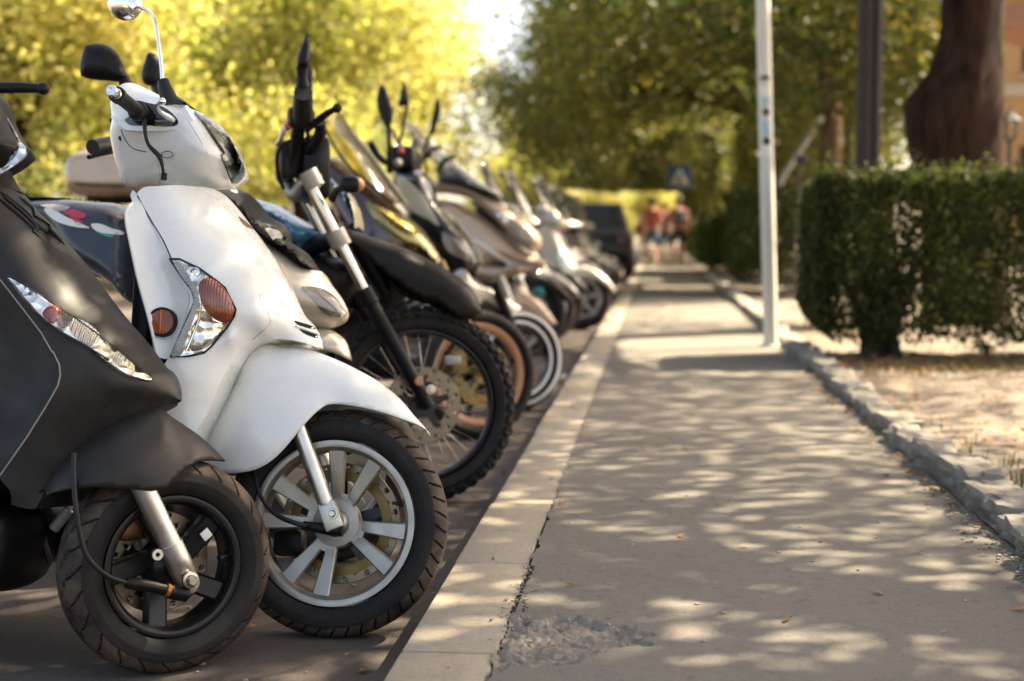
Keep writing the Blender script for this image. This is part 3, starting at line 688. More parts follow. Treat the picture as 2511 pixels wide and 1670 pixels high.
t = thing('lamp_post', (c.x, 12.6, .13), 'dark brown lamp post with a cable pipe behind the hedge, left of the old trunk', 'post')
put('post', tube([(c.x, 12.6, 0), (c.x, 12.6, 6)], [.078, .066], 20), M['brown'], t); put('cable_pipe', tube([(c.x+.098, 12.58, 0), (c.x+.098, 12.58, 5)], .04, 14), M['iron'], t)
mb = MB()
for z in (1.1, 1.9, 2.7): lathe((c.x+.098, 12.58, z), (0, 0, 1), [(.04, -.02), (.046, -.02), (.046, .02), (.04, .02)], 14, mb)
put('pipe_clip', mb, M['iron'], t)
put('lamp_arm', tube([(c.x, 12.6, 5.9), (c.x-.2, 12.6, 6.5), (c.x-.9, 12.6, 6.7)], .035, 10, .1), M['brown'], t); put('lamp_head', ball((c.x-1.1, 12.6, 6.66), .22, None, 14, (1.3, .6, .4)), M['brown'], t)
# crossing sign
sp = ony(1565*1.065, 407*1.065, 42); t = thing('crossing_sign', (sp.x, 42, PZ), 'square blue pedestrian crossing sign with a white triangle, above the walkers', 'road sign')
put('post', tube([(sp.x, 42.03, 0), (sp.x, 42.03, sp.z+.3)], .03, 12), M['brace'], t); h = .34
pl = put('plate', rbox((sp.x, 42, sp.z), WX, (2*h, .02, 2*h), .006), M['blue'], t)
tr = [(-.29, -.25), (.29, -.25), (0, .27)]
put('triangle', extr([(sp.x+x, 41.984, sp.z+z) for x, z in tr], (0, .006, 0)), M['whiteprint'], pl, None)
mb = MB(); ball((sp.x+.01, 41.978, sp.z+.06), .035, mb, 10, (1, .2, 1))
for a, b, r_ in (((.01, .03), (0, -.08), .028), ((0, -.08), (-.07, -.2), .018), ((0, -.08), (.07, -.2), .018), ((.01, .0), (.08, -.06), .013), ((.01, .0), (-.07, -.05), .013)): tube([(sp.x+a[0], 41.978, sp.z+a[1]), (sp.x+b[0], 41.978, sp.z+b[1])], r_, 8, None, mb)
put('walking_figure', mb, M['iron'], pl)
# tripod stand between the hedges
c = onz(1836*1.065, 705*1.065, .15); t = thing('tripod_stand', (c.x, c.y, .14), 'thin black tripod stand on the gravel between the two nearest hedges', 'stand')
put('pole', tube([(c.x, c.y, .3), (c.x, c.y, 1.75)], .016, 10), M['iron'], t); put('collar', lathe((c.x, c.y, .62), (0, 0, 1), [(.016, -.05), (.03, -.04), (.03, .04), (.016, .05)], 12), M['iron'], t)
for k in range(3):
    a = -2.85+k*2*pi/3; put('leg', tube([(c.x, c.y, .36), (c.x+.33*cos(a), c.y+.33*sin(a), .15)], .015, 8), M['iron'], t)
    put('brace', tube([(c.x, c.y, .22), (c.x+.2*cos(a), c.y+.2*sin(a), .235)], .008, 6), M['iron'], t)
put('head', rbox((c.x+.02, c.y, 1.78), WX, (.12, .09, .1), .02), M['iron'], t)
# slanting tree brace
a = ony(1803*1.065, 405*1.065, 22.6); b = ony(1882*1.065, 285*1.065, 23.1)
d = (b-a).normalized(); tag(put('tree_brace', tube([(a.x-.1, a.y, .05), (a.x-.1, a.y, a.z-.25), a, b+d*.15], .045, 12), M['brace']), 'grey slanting brace tube propping the sunlit street tree', 'tree prop')
# lantern
lc = ony(2326*1.065, 292*1.065, 16.5); t = thing('lantern', (lc.x, 16.5, .13), 'small black garden lantern on a thin post right of the old trunk', 'lantern')
put('post', tube([(lc.x, 16.5, .1), (lc.x, 16.5, lc.z-.16)], .025, 10), M['iron'], t)
put('glass', lathe(lc, (0, 0, 1), [(.05, -.14), (.10, .06), (.09, .07)], 6), lens('lantern_glass', (.95, .85, .6)), t)
mb = lathe(lc, (0, 0, 1), [(0, .2), (.02, .17), (.05, .13), (.13, .07), (.1, .06), (0, .065)], 6); lathe(lc, (0, 0, 1), [(0, -.18), (.03, -.17), (.055, -.14), (0, -.13)], 6, mb); ball(lc+Vector((0, 0, .21)), .018, mb, 8)
for k in range(6):
    an = k*pi/3; tube([lc+Vector((cos(an)*.052, sin(an)*.052, -.14)), lc+Vector((cos(an)*.103, sin(an)*.103, .065))], .008, 6, None, mb)
put('cage', mb, M['iron'], t)
# ochre house with an awning
def wall_mat(name, c): return ground_mat(name, c, tuple(x*.85 for x in c), tuple(min(1, x*1.1) for x in c), .4, .004, .95)
M['ochre'] = wall_mat('ochre_render', (.50, .30, .13)); M['pinkw'] = wall_mat('rose_render', (.36, .20, .16)); M['pane'] = plastic('dark_window_pane', (.02, .022, .02), .15, 0); M['sill'] = wall_mat('pale_sill', (.55, .45, .33))
hx, hy = 9.4, 41; t = thing('house', (hx, hy, .13), 'ochre rendered house with dark windows behind the park on the right', 'house')
def wallbox(n, x0, x1, y0, y1, z0, z1, m, p=t): return put(n, rbox(((x0+x1)/2, (y0+y1)/2, (z0+z1)/2), WX, (x1-x0, y1-y0, z1-z0), .01), m, p)
wallbox('wall', hx, hx+12, hy, hy+9, -.1, 7.6, M['ochre']); wallbox('upper_band', hx-.06, hx+12.06, hy-.07, hy+9, 4.75, 5.1, M['sill']); wallbox('plinth', hx-.05, hx+12.05, hy-.06, hy+9, -.1, .8, M['pinkw'])
for wx in (1.2, 3.8, 6.4, 9.0):
    for wz in (1.9, 5.4):
        f = wallbox('window', hx+wx-.55, hx+wx+.55, hy-.05, hy+.1, wz, wz+1.5, M['pane']); wallbox('sill', hx+wx-.65, hx+wx+.65, hy-.16, hy+.02, wz-.12, wz-.01, M['sill'], f)
put('roof', extr([(hx-.5, hy-.6, 7.6), (hx+12.5, hy-.6, 7.6), (hx+12.5, hy+4.5, 10), (hx-.5, hy+4.5, 10)], (0, 0, .2)), M['pinkw'], t)
t = thing('awning', (6.5, 27.5, .13), 'rose coloured canvas awning on a post at the top right', 'awning'); az = 4.2; xx = 6.4
put('canopy', loft([[Vector((xx+dx, 27.5+dy, az+1.1-1.15*abs(s)**1.3+dz)) for dx, dy, dz in ((-.0+s*3.2, -2.2, -.4), (s*3.2, 2.2, -.4), (s*3.2, 2.2, -.36), (s*3.2, -2.2, -.36))] for s in [i/8-1 for i in range(17)]]), M['pinkw'], t)
put('valance', loft([[Vector((xx+s*3.2, -2.21+27.5, az+.72-1.15*abs(s)**1.3)), Vector((xx+s*3.2, -2.21+27.5, az+.38-1.15*abs(s)**1.3)), Vector((xx+s*3.2, -2.18+27.5, az+.38-1.15*abs(s)**1.3)), Vector((xx+s*3.2, -2.18+27.5, az+.72-1.15*abs(s)**1.3))] for s in [i/8-1 for i in range(17)]]), M['pinkw'], t)
for sx in (-2.8, 2.8): put('post', tube([(xx+sx, 27.5, .1), (xx+sx, 27.5, az)], .05, 10), M['iron'], t)
# ---------------------------------------------------------------- walkers
M['skin'] = paint('skin', (.50, .26, .17), .5, 0); M['skin2'] = paint('tanned_skin', (.42, .20, .12), .5, 0)
def skinned(name, pts, edges, radii, mat, parent, root=0):
    R = Vector(parent.location) if parent.parent is None else Vector(parent.parent.location)
    b = bmesh.new(); L = b.verts.layers.skin.verify(); vs = []
    for i, (p, r_) in enumerate(zip(pts, radii)):
        v = b.verts.new(Vector(p)-R); rr = r_ if isinstance(r_, tuple) else (r_, r_); v[L].radius = rr; v[L].use_root = i == root; vs.append(v)
    for a, c in edges: b.edges.new((vs[a], vs[c]))
    me = bpy.data.meshes.new(name); b.to_mesh(me); b.free(); me.materials.append(mat); o = bpy.data.objects.new(name, me); COL.objects.link(o); o.parent = parent
    s = o.modifiers.new('skin', 'SKIN'); s.use_smooth_shade = True; o.modifiers.new('sub', 'SUBSURF').levels = 2; o.modifiers['sub'].render_levels = 2; return o
def cloth(name, c, rgb): return plastic(name, rgb, .85, .002, 200)
def person(x, y, h, label, shirt, shorts, hair, stride, sl, seed, group='walkers on the path', skin='skin', bag=None, longh=False):
    s = h/1.75; t = thing('person', (x, y, PZ), label, 'person', group); o = Vector((x, y, PZ))
    def p(a, b, c): return o+Vector((a, b, c))*s
    st = stride
    pts = [p(0, 0, .95), p(0, 0, 1.12), p(0, .01, 1.36), p(0, .01, 1.47), p(0, .02, 1.55), p(0, .03, 1.66),
           p(-.10, 0, .88), p(-.10, st*.5, .50), p(-.10, st*.35, .09), p(-.10, st*.35+.14, .035),
           p(.10, 0, .88), p(.10, -st*.25, .50), p(.10, -st*.85, .12), p(.10, -st*.85+.13, .05),
           p(-.19, .01, 1.40), p(-.25, -.06, 1.13), p(-.24, .06, .90), p(-.235, .10, .80), p(.19, .01, 1.40), p(.25, -.04, 1.13), p(.25, .10, .93), p(.245, .14, .84)]
    ed = [(0, 1), (1, 2), (2, 3), (3, 4), (4, 5), (0, 6), (6, 7), (7, 8), (8, 9), (0, 10), (10, 11), (11, 12), (12, 13), (2, 14), (14, 15), (15, 16), (16, 17), (2, 18), (18, 19), (19, 20), (20, 21)]
    ra = [(.15, .11), (.14, .10), (.17, .11), (.055, .055), (.06, .07), (.085, .10), .085, .058, .04, .034, .085, .058, .04, .034, .06, .045, .034, .03, .06, .045, .034, .03]
    ra = [tuple(q*s for q in r_) if isinstance(r_, tuple) else r_*s for r_ in ra]
    body = skinned('body', pts, ed, ra, M[skin], t)
    put('hair', ball(p(0, -.012, 1.685), .112*s, None, 16, (.92, 1.02, 1.0)) if not longh else ball(p(0, -.03, 1.65), .125*s, None, 16, (.92, .9, 1.35)), plastic('hair', hair, .6, .001, 200), t)
    gr = lambda idx, k: [tuple(q*k for q in ra[i]) if isinstance(ra[i], tuple) else ra[i]*k for i in idx]
    skinned('shirt', [p(0, 0, .93), pts[1], pts[2], p(0, .01, 1.43), pts[14], (pts[14]+pts[15])/2, pts[18], (pts[18]+pts[19])/2], [(0, 1), (1, 2), (2, 3), (2, 4), (4, 5), (2, 6), (6, 7)], [(.185*s, .13*s), (.175*s, .125*s), (.195*s, .13*s), .075*s, .082*s, .072*s, .082*s, .072*s], cloth('shirt_cloth', 0, shirt), t)
    k1, k2 = pts[6].lerp(pts[7], sl), pts[10].lerp(pts[11], sl)
    skinned('shorts', [p(0, 0, .99), p(0, 0, .92), pts[6], k1, pts[10], k2], [(0, 1), (1, 2), (2, 3), (1, 4), (4, 5)], [(.17*s, .12*s), (.18*s, .13*s), .115*s, .095*s, .115*s, .095*s], cloth('shorts_cloth', 0, shorts), t)
    for q in (9, 13):
        a = pts[q-1]; b_ = pts[q]; put('shoe', ball((a+b_)/2-Vector((0, 0, .035)), .055*s, None, 10, (.85, 2.0, .8)), cloth('shoe_cloth', 0, (.35, .33, .3)), t)
    if bag: bag(t, p, s)
    return t
def red_bag(t, p, s): put('shoulder_bag', rbox(p(-.27, -.05, .98), WX, (.10, .30, .34), .03), cloth('red_bag', 0, (.38, .02, .03)), t)
def backpack(t, p, s): put('backpack', rbox(p(.02, -.19, 1.22), WX, (.28, .15, .42), .05), cloth('grey_backpack', 0, (.10, .13, .15)), t)
person(-.10, 37.0, 1.76, 'person in red top and blue shorts with a red shoulder bag, walking away', (.42, .10, .09), (.035, .085, .15), (.03, .02, .015), .42, .95, 1, bag=red_bag)
person(.25, 39.5, 1.70, 'person in dark blue with fair hair, walking between the two in red', (.10, .11, .16), (.03, .05, .11), (.35, .24, .1), .36, 1.0, 2)
person(.58, 37.6, 1.80, 'person in maroon top and black shorts with a grey backpack, walking away', (.30, .09, .09), (.014, .014, .016), (.04, .025, .02), -.4, .8, 3, skin='skin2', bag=backpack)
person(-.42, 52, 1.72, 'person in pale clothes walking farther off, left of the one with the red bag', (.62, .56, .46), (.5, .46, .38), (.1, .06, .03), .35, 1.0, 4, longh=True)
# ---------------------------------------------------------------- vehicles: shared pieces
CR = dict(A=(0, 0, 3.267), B=(0, 420, 3.267), C=(0, 860, 3.075), D=(0, 1150, 3.015), E=(450, 780, 3.075), F=(580, 1050, 2.851), G=(580, 60, 3.734), H=(580, 400, 3.408), I=(740, 650, 2.5286), J=(880, 180, 3.5636), K=(1050, 400, 3.4836))
def q(k, *pts):
    x0, y0, s = CR[k]; return [(x0+p[0]/s, y0+p[1]/s, *p[2:]) for p in pts]
def solid(o, t=.003):
    m = o.modifiers.new('thickness', 'SOLIDIFY'); m.thickness = t; m.offset = 0; return o
def shell(fr, outl, ctrl=(), R=.06, cell=.013, t=.003, name='fender', mat=None, parent=None, sharp=60):
    mb, s = panel(fr, outl, ctrl, R, cell); mb.f = [f for f in mb.f if len(f) == 3]; mb.m = [0]*len(mb.f)
    return solid(put(name, mb, mat, parent, sharp), t), s
def full(fr, outl, ctrl, mat, name, parent, R=.06, cell=.016, sharp=45):
    mb, s = panel(fr, outl, ctrl, R, cell); return put(name, mb, mat, parent, sharp), s
def gr_sipes(nn, sl, lo, hi, wd=.12, dep=.004, dash=False):
    def f(th, tt):
        a = np.abs(tt); ph = th*nn/(2*pi)+np.where(tt > 0, .5, 0)-sl*np.clip((a-lo)/(hi-lo), 0, 1)**1.6
        d = np.abs((ph % 1)-.5); g = np.where((a > lo) & (a < hi) & (d < wd/2), dep, 0)
        if dash:
            for c, o_ in ((.10, .1), (.26, .45)):
                p2 = (th*nn/(2*pi)+o_+np.where(tt > 0, .5, 0)) % 1; g = np.maximum(g, np.where((np.abs(a-c) < .03) & (p2 < .26), dep, 0))
        return g
    return f
def gr_knobs(nn):
    def f(th, tt):
        a = np.abs(tt); row = np.floor(a*3.4); ph = (th*nn/(2*pi)+row*.5) % 1
        return np.where(((ph < .34) | ((a*3.4) % 1 < .2)) & (a < .98), .010, 0)
    return f
def tyre(fr, c, R, hw, rr, parent, groove=None, n=96, k=21, mats=('tread', 'rubber'), tb=.74):
    hh = (R-rr)*.56; rc = R-hh; ts = np.linspace(-2.35, 2.35, k); th = np.arange(n)*2*pi/n
    TH, T = np.meshgrid(th, ts, indexing='ij'); tt = T/(pi/2)
    r = rc+hh*np.sign(np.cos(T))*np.abs(np.cos(T))**.92; y = hw*np.sign(np.sin(T))*np.abs(np.sin(T))**.85
    r = r+.0012*np.exp(-((np.abs(tt)-.86)/.03)**2)
    y = y+np.sign(T)*.0015*np.exp(-((np.abs(tt)-1.05)/.03)**2); g = np.zeros_like(r)
    if groove: g = groove(TH, tt); r = r-g*np.cos(T); y = y-g*np.sin(T)
    vs = [fr.P(c[0]+r[i, j]*cos(TH[i, j]), y[i, j], c[1]+r[i, j]*sin(TH[i, j])) for i in range(n) for j in range(k)]
    mb = MB()
    for j in range(k-1):
        mi = 0 if abs((ts[j]+ts[j+1])/2/(pi/2)) < tb else 1
        gj = (g[:, j]+g[:, j+1]+np.roll(g[:, j], -1)+np.roll(g[:, j+1], -1))/4
        mb.f += [(i*k+j, i*k+j+1, ((i+1) % n)*k+j+1, ((i+1) % n)*k+j) for i in range(n)]; mb.m += [2 if gj[i] > .0022 and n > 500 else mi for i in range(n)]
    mb.v = vs; return put('tyre', mb, [M[mats[0]], M[mats[1]], M['seam']], parent, 50, True)
def spoke(fr, c, ang, r0, r1, w0, w1, y0, y1, th, mb, off0=0, off1=0, n=5, bev=.25):
    e = fr.X*cos(ang)+fr.Z*sin(ang); g = fr.Z*cos(ang)-fr.X*sin(ang); o = fr.P(c[0], 0, c[1]); secs = []
    for i in range(n):
        t = i/(n-1); r = r0+(r1-r0)*t; w_ = (w0+(w1-w0)*t)/2; y = y0+(y1-y0)*t; of = off0+(off1-off0)*t; b = min(w_, th/2)*bev
        pr = [(-w_, b), (-w_+b, 0), (w_-b, 0), (w_, b), (w_, th-b), (w_-b, th), (-w_+b, th), (-w_, th-b)]
        secs.append([o+e*r+g*(a+of)+fr.Y*(y+d) for a, d in pr])
    return loft(secs, mb)
def disc(fr, c, y, r0, r1, parent, holes=0, mat='disc', th=.004, carrier=None):
    o = fr.P(c[0], y, c[1]); n = 72; mb = MB(); P_ = []; rng_ = [(r1, n), (r0, n)]
    outer = [(r1*cos(2*pi*i/n), r1*sin(2*pi*i/n)) for i in range(n)]
    ex = [(r*cos(a), r*sin(a)) for r in np.linspace(r0, r1*.985, 7) for a in np.linspace(0, 2*pi, 200, endpoint=False)]
    V, F, _ = tri(np.array(outer), np.array(ex)); hs = [(r0+(r1-r0)*(.28+.44*(i % 2)), 2*pi*i/max(holes, 1)) for i in range(holes)]
    H = np.array([(r*cos(a), r*sin(a)) for r, a in hs]) if holes else np.zeros((0, 2)); ce = V[np.array(F)].mean(1)
    keep = np.linalg.norm(ce, axis=1) > r0*.99
    if holes: keep &= (np.linalg.norm(ce[:, None]-H[None], axis=2).min(1) > .0048)
    mb.add([o+fr.X*v[0]+fr.Z*v[1] for v in V], [f for f, kk in zip(F, keep) if kk])
    d = solid(put('brake_disc', mb, M[mat], parent, 30), th)
    if carrier:
        m2 = MB()
        for i in range(5): spoke(fr, c, 2*pi*i/5+.3, .03, r0+.012, .03, .022, y-.002, y-.002, .005, m2)
        lathe(fr.P(c[0], y, c[1]), fr.Y, [(0, -.01), (.045, -.01), (.045, .012), (0, .012)], 24, m2); put('disc_carrier', m2, M[carrier], parent)
    return d
def rimring(fr, c, rr, hw, mb, n=72, lip=.012, inner=.022):
    prof = [(rr-lip*1.6, -hw+.010), (rr-lip, -hw+.002), (rr-.004, -hw), (rr+.003, -hw+.001), (rr+.003, -hw+.006), (rr-.002, -hw+.012), (rr-.002, hw-.012), (rr+.003, hw-.006), (rr+.003, hw), (rr-lip, hw-.002), (rr-inner, hw-.016), (rr-inner, -hw+.018), (rr-lip*1.6, -hw+.010)]
    return lathe(fr.P(c[0], 0, c[1]), fr.Y, prof, n, mb)
def bolt(p, ax, r, mb, h=.008):
    ax = Vector(ax).normalized(); lathe(p, ax, [(0, -.004), (r*1.55, -.004), (r*1.6, 0), (r*1.5, h*.25), (r*1.05, h*.3)], 20, mb)
    return lathe(Vector(p)+ax*h*.3, ax, [(r*1.05, 0), (r, h*.7), (r*.8, h), (0, h)], 6, mb)
def mirror_ball(fr, outl, lat, w, name, parent, mat, R=.02):
    f2 = Frame(fr.o+fr.Y*lat); f2.X, f2.Y, f2.Z = fr.X, fr.Y, fr.Z
    return full(f2, outl, [(sum(p[0] for p in outl)/len(outl), sum(p[1] for p in outl)/len(outl), w)]*1, mat, name, parent, R, .012)
def scooter_rear(fr, root, body, x0=0.0, w=.17, seat='seat'):
    """rear half given in metres from the front axle: belly, tail body, seat, rear wheel, light"""
    L = Loc(fr.o); L.X, L.Y, L.Z = fr.X, fr.Y, fr.Z; S = lambda *p: [(a+x0, *r) for a, *r in p]
    full(L, S((-.34, .36), (-.34, .19), (-.55, .165), (-.92, .19), (-1.02, .33), (-.80, .35), (-.6, .30)), S((-.6, .24, w*.9)), M['black'], 'floorboard', root, .05, .03)
    full(L, S((-.76, .33), (-.80, .55), (-.90, .69), (-1.25, .74), (-1.62, .80), (-1.74, .77), (-1.68, .66), (-1.42, .50), (-1.22, .40), (-1.0, .31)), S((-.95, .5, w), (-1.3, .62, w*1.02), (-1.6, .73, w*.7)), body, 'rear_body', root, .07, .03)
    full(L, S((-.79, .72), (-.90, .79), (-1.2, .81), (-1.42, .86), (-1.66, .88), (-1.72, .84), (-1.5, .78), (-1.2, .735), (-.95, .70)), S((-1.0, .76, w*.75), (-1.4, .81, w*.9)), M[seat], 'seat', root, .05, .025)
    put('tail_light', rbox(fr.P(x0-1.735, 0, .735), (fr.X, fr.Y, fr.Z), (.05, .14, .05), .012), M['red'], root)
    mb = MB(); rimring(fr, (x0-1.33, .255), .165, .045, mb, 40)
    for i in range(5): spoke(fr, (x0-1.33, .255), i*2*pi/5, .03, .15, .04, .03, -.02, -.02, .03, mb)
    lathe(fr.P(x0-1.33, 0, .255), fr.Y, [(0, -.05), (.05, -.05), (.05, .05), (0, .05)], 20, mb)
    wh = put('rear_wheel', mb, M['dark'], root); tyre(fr, (x0-1.33, .255), .255, .062, .165, wh, None, 64, 15)
    put('engine_cover', rbox(fr.P(x0-1.18, .12, .30), (fr.X, fr.Y, fr.Z), (.42, .10, .18), .04), M['dark'], root)
    put('exhaust', tube([fr.P(x0-.95, -.12, .2), fr.P(x0-1.2, -.15, .25), fr.P(x0-1.3, -.155, .29), fr.P(x0-1.68, -.165, .36)], [.02, .03, .055, .05], 16, .05), M['black'], root)
# ================================================================ white scooter
fw = Frame((0, 3.25, 0), 0, 12); x_, z_ = fw.uv(817.5, 1282.2, -.03); fw.o = Vector((x_, 3.25, 0)); WZ = z_
Bk = thing('scooter', fw.o, 'white scooter with amber turn signal, silver spoked wheel and round chrome mirror', 'scooter', 'two wheelers parked along the kerb')
wo = q('B', (1095, 190, .165), (1130, 142, .160), (1280, 118, .15), (1500, 112, .115), (1690, 122, .055), (1785, 178), (1900, 290), (2000, 420), (2085, 535))+q('H', (150, 560), (270, 720), (400, 930), (500, 1130), (570, 1268), (655, 1362), (692, 1430), (718, 1500), (722, 1530, 'c'), (690, 1537, .03), (600, 1507, .05), (470, 1480, .065), (330, 1468, .08), (200, 1472, .095))+q('E', (525, 172, .105), (440, 222, .12), (370, 322, .13), (300, 442, .14), (200, 662, .15), (88, 865, .16), (0, 1010, .165))+[(400, 1130, .17), (335, 1010, .18), (380, 930, .19)]+q('B', (1350, 1490, .195), (1430, 1300, .197), (1505, 1110, .2), (1520, 1010, .2), (1480, 920, .195), (1365, 705, .19), (1200, 380, .178))
cov, ws = full(fw, wo, q('B', (1500, 400, .165), (1650, 700, .175), (1750, 1000, .18), (1800, 1300, .16))+q('E', (350, 150, .165), (600, 90, .12), (750, 90, .085), (900, 130, .06), (150, 500, .165)), M['white'], 'front_cover', Bk, .075, .0095, 40)
so_ = q('B', (1045, 185, .155), (1062, 150, .150), (1095, 190, .163), (1200, 380, .176), (1365, 705, .188), (1480, 920, .193), (1515, 1010, .197), (1500, 1110, .197), (1430, 1300, .195), (1345, 1500, .192), (1260, 1480, .198), (1195, 1190, .205), (1110, 880, .205), (1038, 560, .204), (1004, 390, .20), (1004, 335, .195), (1030, 275, .185), (1058, 255, .175))
ret, rs_ = full(fw, so_, q('B', (1150, 600, .188), (1250, 800, .178), (1330, 1000, .176), (1330, 1250, .178), (1200, 450, .182)), M['white'], 'shield_return', Bk, .05, .0095, 40)
line = lambda fr, s, k, pts, r, off=0: tube([onsurf(fr, s, *p, off) for p in q(k, *pts)], r, 8, .012)
put('edge_lip', line(fw, rs_, 'B', [(1260, 1475), (1195, 1188), (1112, 880), (1042, 560), (1010, 390), (1010, 338), (1034, 280), (1060, 258)], .0042), M['white'], Bk)
put('panel_gap', line(fw, ws, 'B', [(1100, 195), (1150, 290), (1210, 395), (1310, 560), (1372, 700)], .0016), M['seam'], Bk)
put('panel_gap', line(fw, ws, 'H', [(140, 1478), (230, 1392), (284, 1322), (268, 1262), (192, 1102), (350, 1152), (470, 1225), (545, 1262)], .0007), M['grey'], Bk)
badge, _ = patch(fw, ws, q('B', (1915, 362), (1985, 415), (2030, 462), (1990, 452), (1940, 410)), .002, .004, .006); put('badge', badge, plastic('brown_badge', (.16, .06, .025), .3, 0), Bk)
# turn signal cluster let into the cover
lo = q('B', (1365, 705, 'c'), (1440, 706), (1600, 780), (1740, 880), (1805, 935), (1892, 1110, 'c'), (1880, 1160), (1830, 1240), (1700, 1400), (1640, 1455), (1520, 1482), (1372, 1492, 'c'), (1450, 1300), (1530, 1120), (1565, 1040), (1540, 950), (1460, 850))
mbp, ls = patch(fw, ws, lo, .0015, .02, .008); ts_ = put('turn_signal', mbp, M['refl'], Bk)
mbp, _ = patch(fw, ws, q('B', (1400, 716), (1450, 725), (1520, 850), (1580, 960), (1600, 1050), (1570, 1140), (1500, 1320), (1448, 1475), (1385, 1482), (1455, 1300), (1535, 1120), (1562, 1040), (1535, 945), (1455, 840)), .006, .006, .006)
bk = ribbed('band_of_ribs', (.82, .8, .76), 46, .15, .2, 'Z'); put('ribbed_band', mbp, bk, ts_)
rb = MB(); L1 = q('B', (1412, 722), (1490, 850), (1552, 960), (1572, 1048), (1545, 1140), (1470, 1320), (1405, 1480)); L2 = q('B', (1446, 728), (1522, 850), (1588, 960), (1606, 1050), (1574, 1145), (1506, 1320), (1450, 1470))
a_ = crom([tuple(onsurf(fw, ws, *p, .007)) for p in L1], .0052)[0]; b_ = crom([tuple(onsurf(fw, ws, *p, .007)) for p in L2], .0052)[0]
for i in range(min(len(a_), len(b_))): tube([a_[i], b_[int(i*(len(b_)-1)/max(1, len(a_)-1))]], .0016, 6, None, rb)
put('rib', rb, M['whiteprint'], ts_)
mbp, _ = patch(fw, ws, q('B', (1605, 890), (1665, 852), (1740, 872), (1808, 942), (1868, 1060), (1884, 1118), (1850, 1190), (1815, 1218), (1690, 1160), (1640, 1095), (1606, 1000)), .004, .01, .007, .008, .02); put('amber_bowl', mbp, M['amber'], ts_)
mbp, _ = patch(fw, ws, q('B', (1590, 1180), (1680, 1190), (1790, 1240), (1700, 1380), (1620, 1430), (1540, 1440)), .003, .01, .007, .006, .02); put('clear_bowl', mbp, M['refl'], ts_)
put('chrome_strip', line(fw, ws, 'B', [(1612, 1060), (1600, 1180), (1545, 1330), (1500, 1440)], .0035, .006), M['chrome'], ts_)
put('bulb_cap', lathe(onsurf(fw, ws, *q('B', (1570, 808))[0], .003), -fw.Y, [(.011, 0), (.011, .004), (.006, .005), (.005, .002), (0, .002)], 18), M['chrome'], ts_)
mbp, _ = patch(fw, ws, lo, .0125, .004, .012, .004, .02); put('lens', mbp, M['lens'], ts_)
put('gasket', tube([onsurf(fw, ws, *p[:2], .003) for p in lo+lo[:1]], .0026, 8), M['seam'], ts_)
rp = onsurf(fw, rs_, *q('B', (1315, 1215))[0], .011); r_o = put('side_reflector', lathe(rp, -fw.Y, [(0, .008), (.0285, .008), (.0305, .006), (.0305, -.01)], 36), M['amberd'], Bk)
put('bezel', lathe(rp, -fw.Y, [(.0300, -.01), (.0300, .0095), (.0345, .0085), (.035, -.01)], 36), M['seam'], r_o)
put('centre_bar', rbox(rp-fw.Y*.0085, (fw.X, fw.Y, fw.Z), (.008, .002, .056), .0008), M['amber'], r_o)
for a in ([(835, 22), (905, 38), (992, 72), (1000, 86), (930, 74), (868, 52)], [(872, 78), (940, 100), (1025, 132), (1012, 152), (960, 138), (905, 112)]):
    mbp, _ = patch(fw, ws, q('E', *a), .0012, .004, .006); put('vent_slot', mbp, M['seam'], Bk)
put('vent_fin', line(fw, ws, 'E', [(850, 62), (930, 88), (1015, 118)], .0042, .001), M['white'], Bk)
# handlebar cover
ho = q('A', (1000, 745), (1055, 712), (1100, 700), (1160, 710), (1250, 757), (1400, 830), (1562, 892), (1700, 958), (1800, 1040), (1870, 1140), (1930, 1270), (1965, 1370), (1960, 1405, 'c'), (1872, 1478), (1858, 1497, 'c'), (1750, 1502), (1500, 1490), (1285, 1484), (1120, 1487), (1050, 1502), (1000, 1470), (950, 1350), (915, 1200), (905, 1100), (918, 1050), (930, 1000), (925, 940), (928, 860), (965, 790))
hd, hs_ = full(fw, ho, q('A', (1200, 880, .125), (1100, 1000, .125), (1120, 1200, .085), (1400, 1100, .135), (1600, 1250, .14), (1760, 1350, .125), (1130, 1420, .07), (1450, 1420, .105)), M['white'], 'handlebar_cover', Bk, .07, .0095, 40)
lo2 = q('A', (1566, 897, 'c'), (1640, 1000), (1730, 1140), (1800, 1230), (1840, 1310), (1862, 1470, 'c'), (1876, 1472), (1952, 1404), (1960, 1372), (1928, 1275), (1866, 1145), (1793, 1040), (1700, 963))
mbp, _ = patch(fw, hs_, lo2, .001, .01, .008); hl = put('headlight', mbp, paint('headlamp_bowl', (.66, .66, .52), .16, .8, .55, .1), hd)
mbp, _ = patch(fw, hs_, lo2, .010, .003, .010, .005, .03); put('lens', mbp, M['lens'], hl)
mbp, _ = patch(fw, hs_, q('A', (1568, 900), (1592, 918), (1664, 1010), (1742, 1130), (1806, 1228), (1800, 1232), (1730, 1142), (1640, 1002)), .004, .003, .006); put('dark_reflector', mbp, M['gloss'], hl)
put('gasket', tube([onsurf(fw, hs_, *p[:2], .002) for p in lo2[:6]], .0018, 8), M['seam'], hl)
uc, ucs = full(fw, q('A', (1004, 762), (1058, 709), (1100, 697), (1160, 707), (1250, 754), (1400, 827), (1560, 890, 'c'), (1545, 960, .138, 'c'), (1480, 1008, .143), (1430, 1030, .142), (1350, 1042, .141), (1200, 1046, .139), (1090, 1046, .136), (1000, 1040, .118, 'c'), (945, 950), (948, 850)), q('A', (1200, 880, .138), (1450, 940, .141)), M['white'], 'upper_cover', hd, .06, .0095, 40)
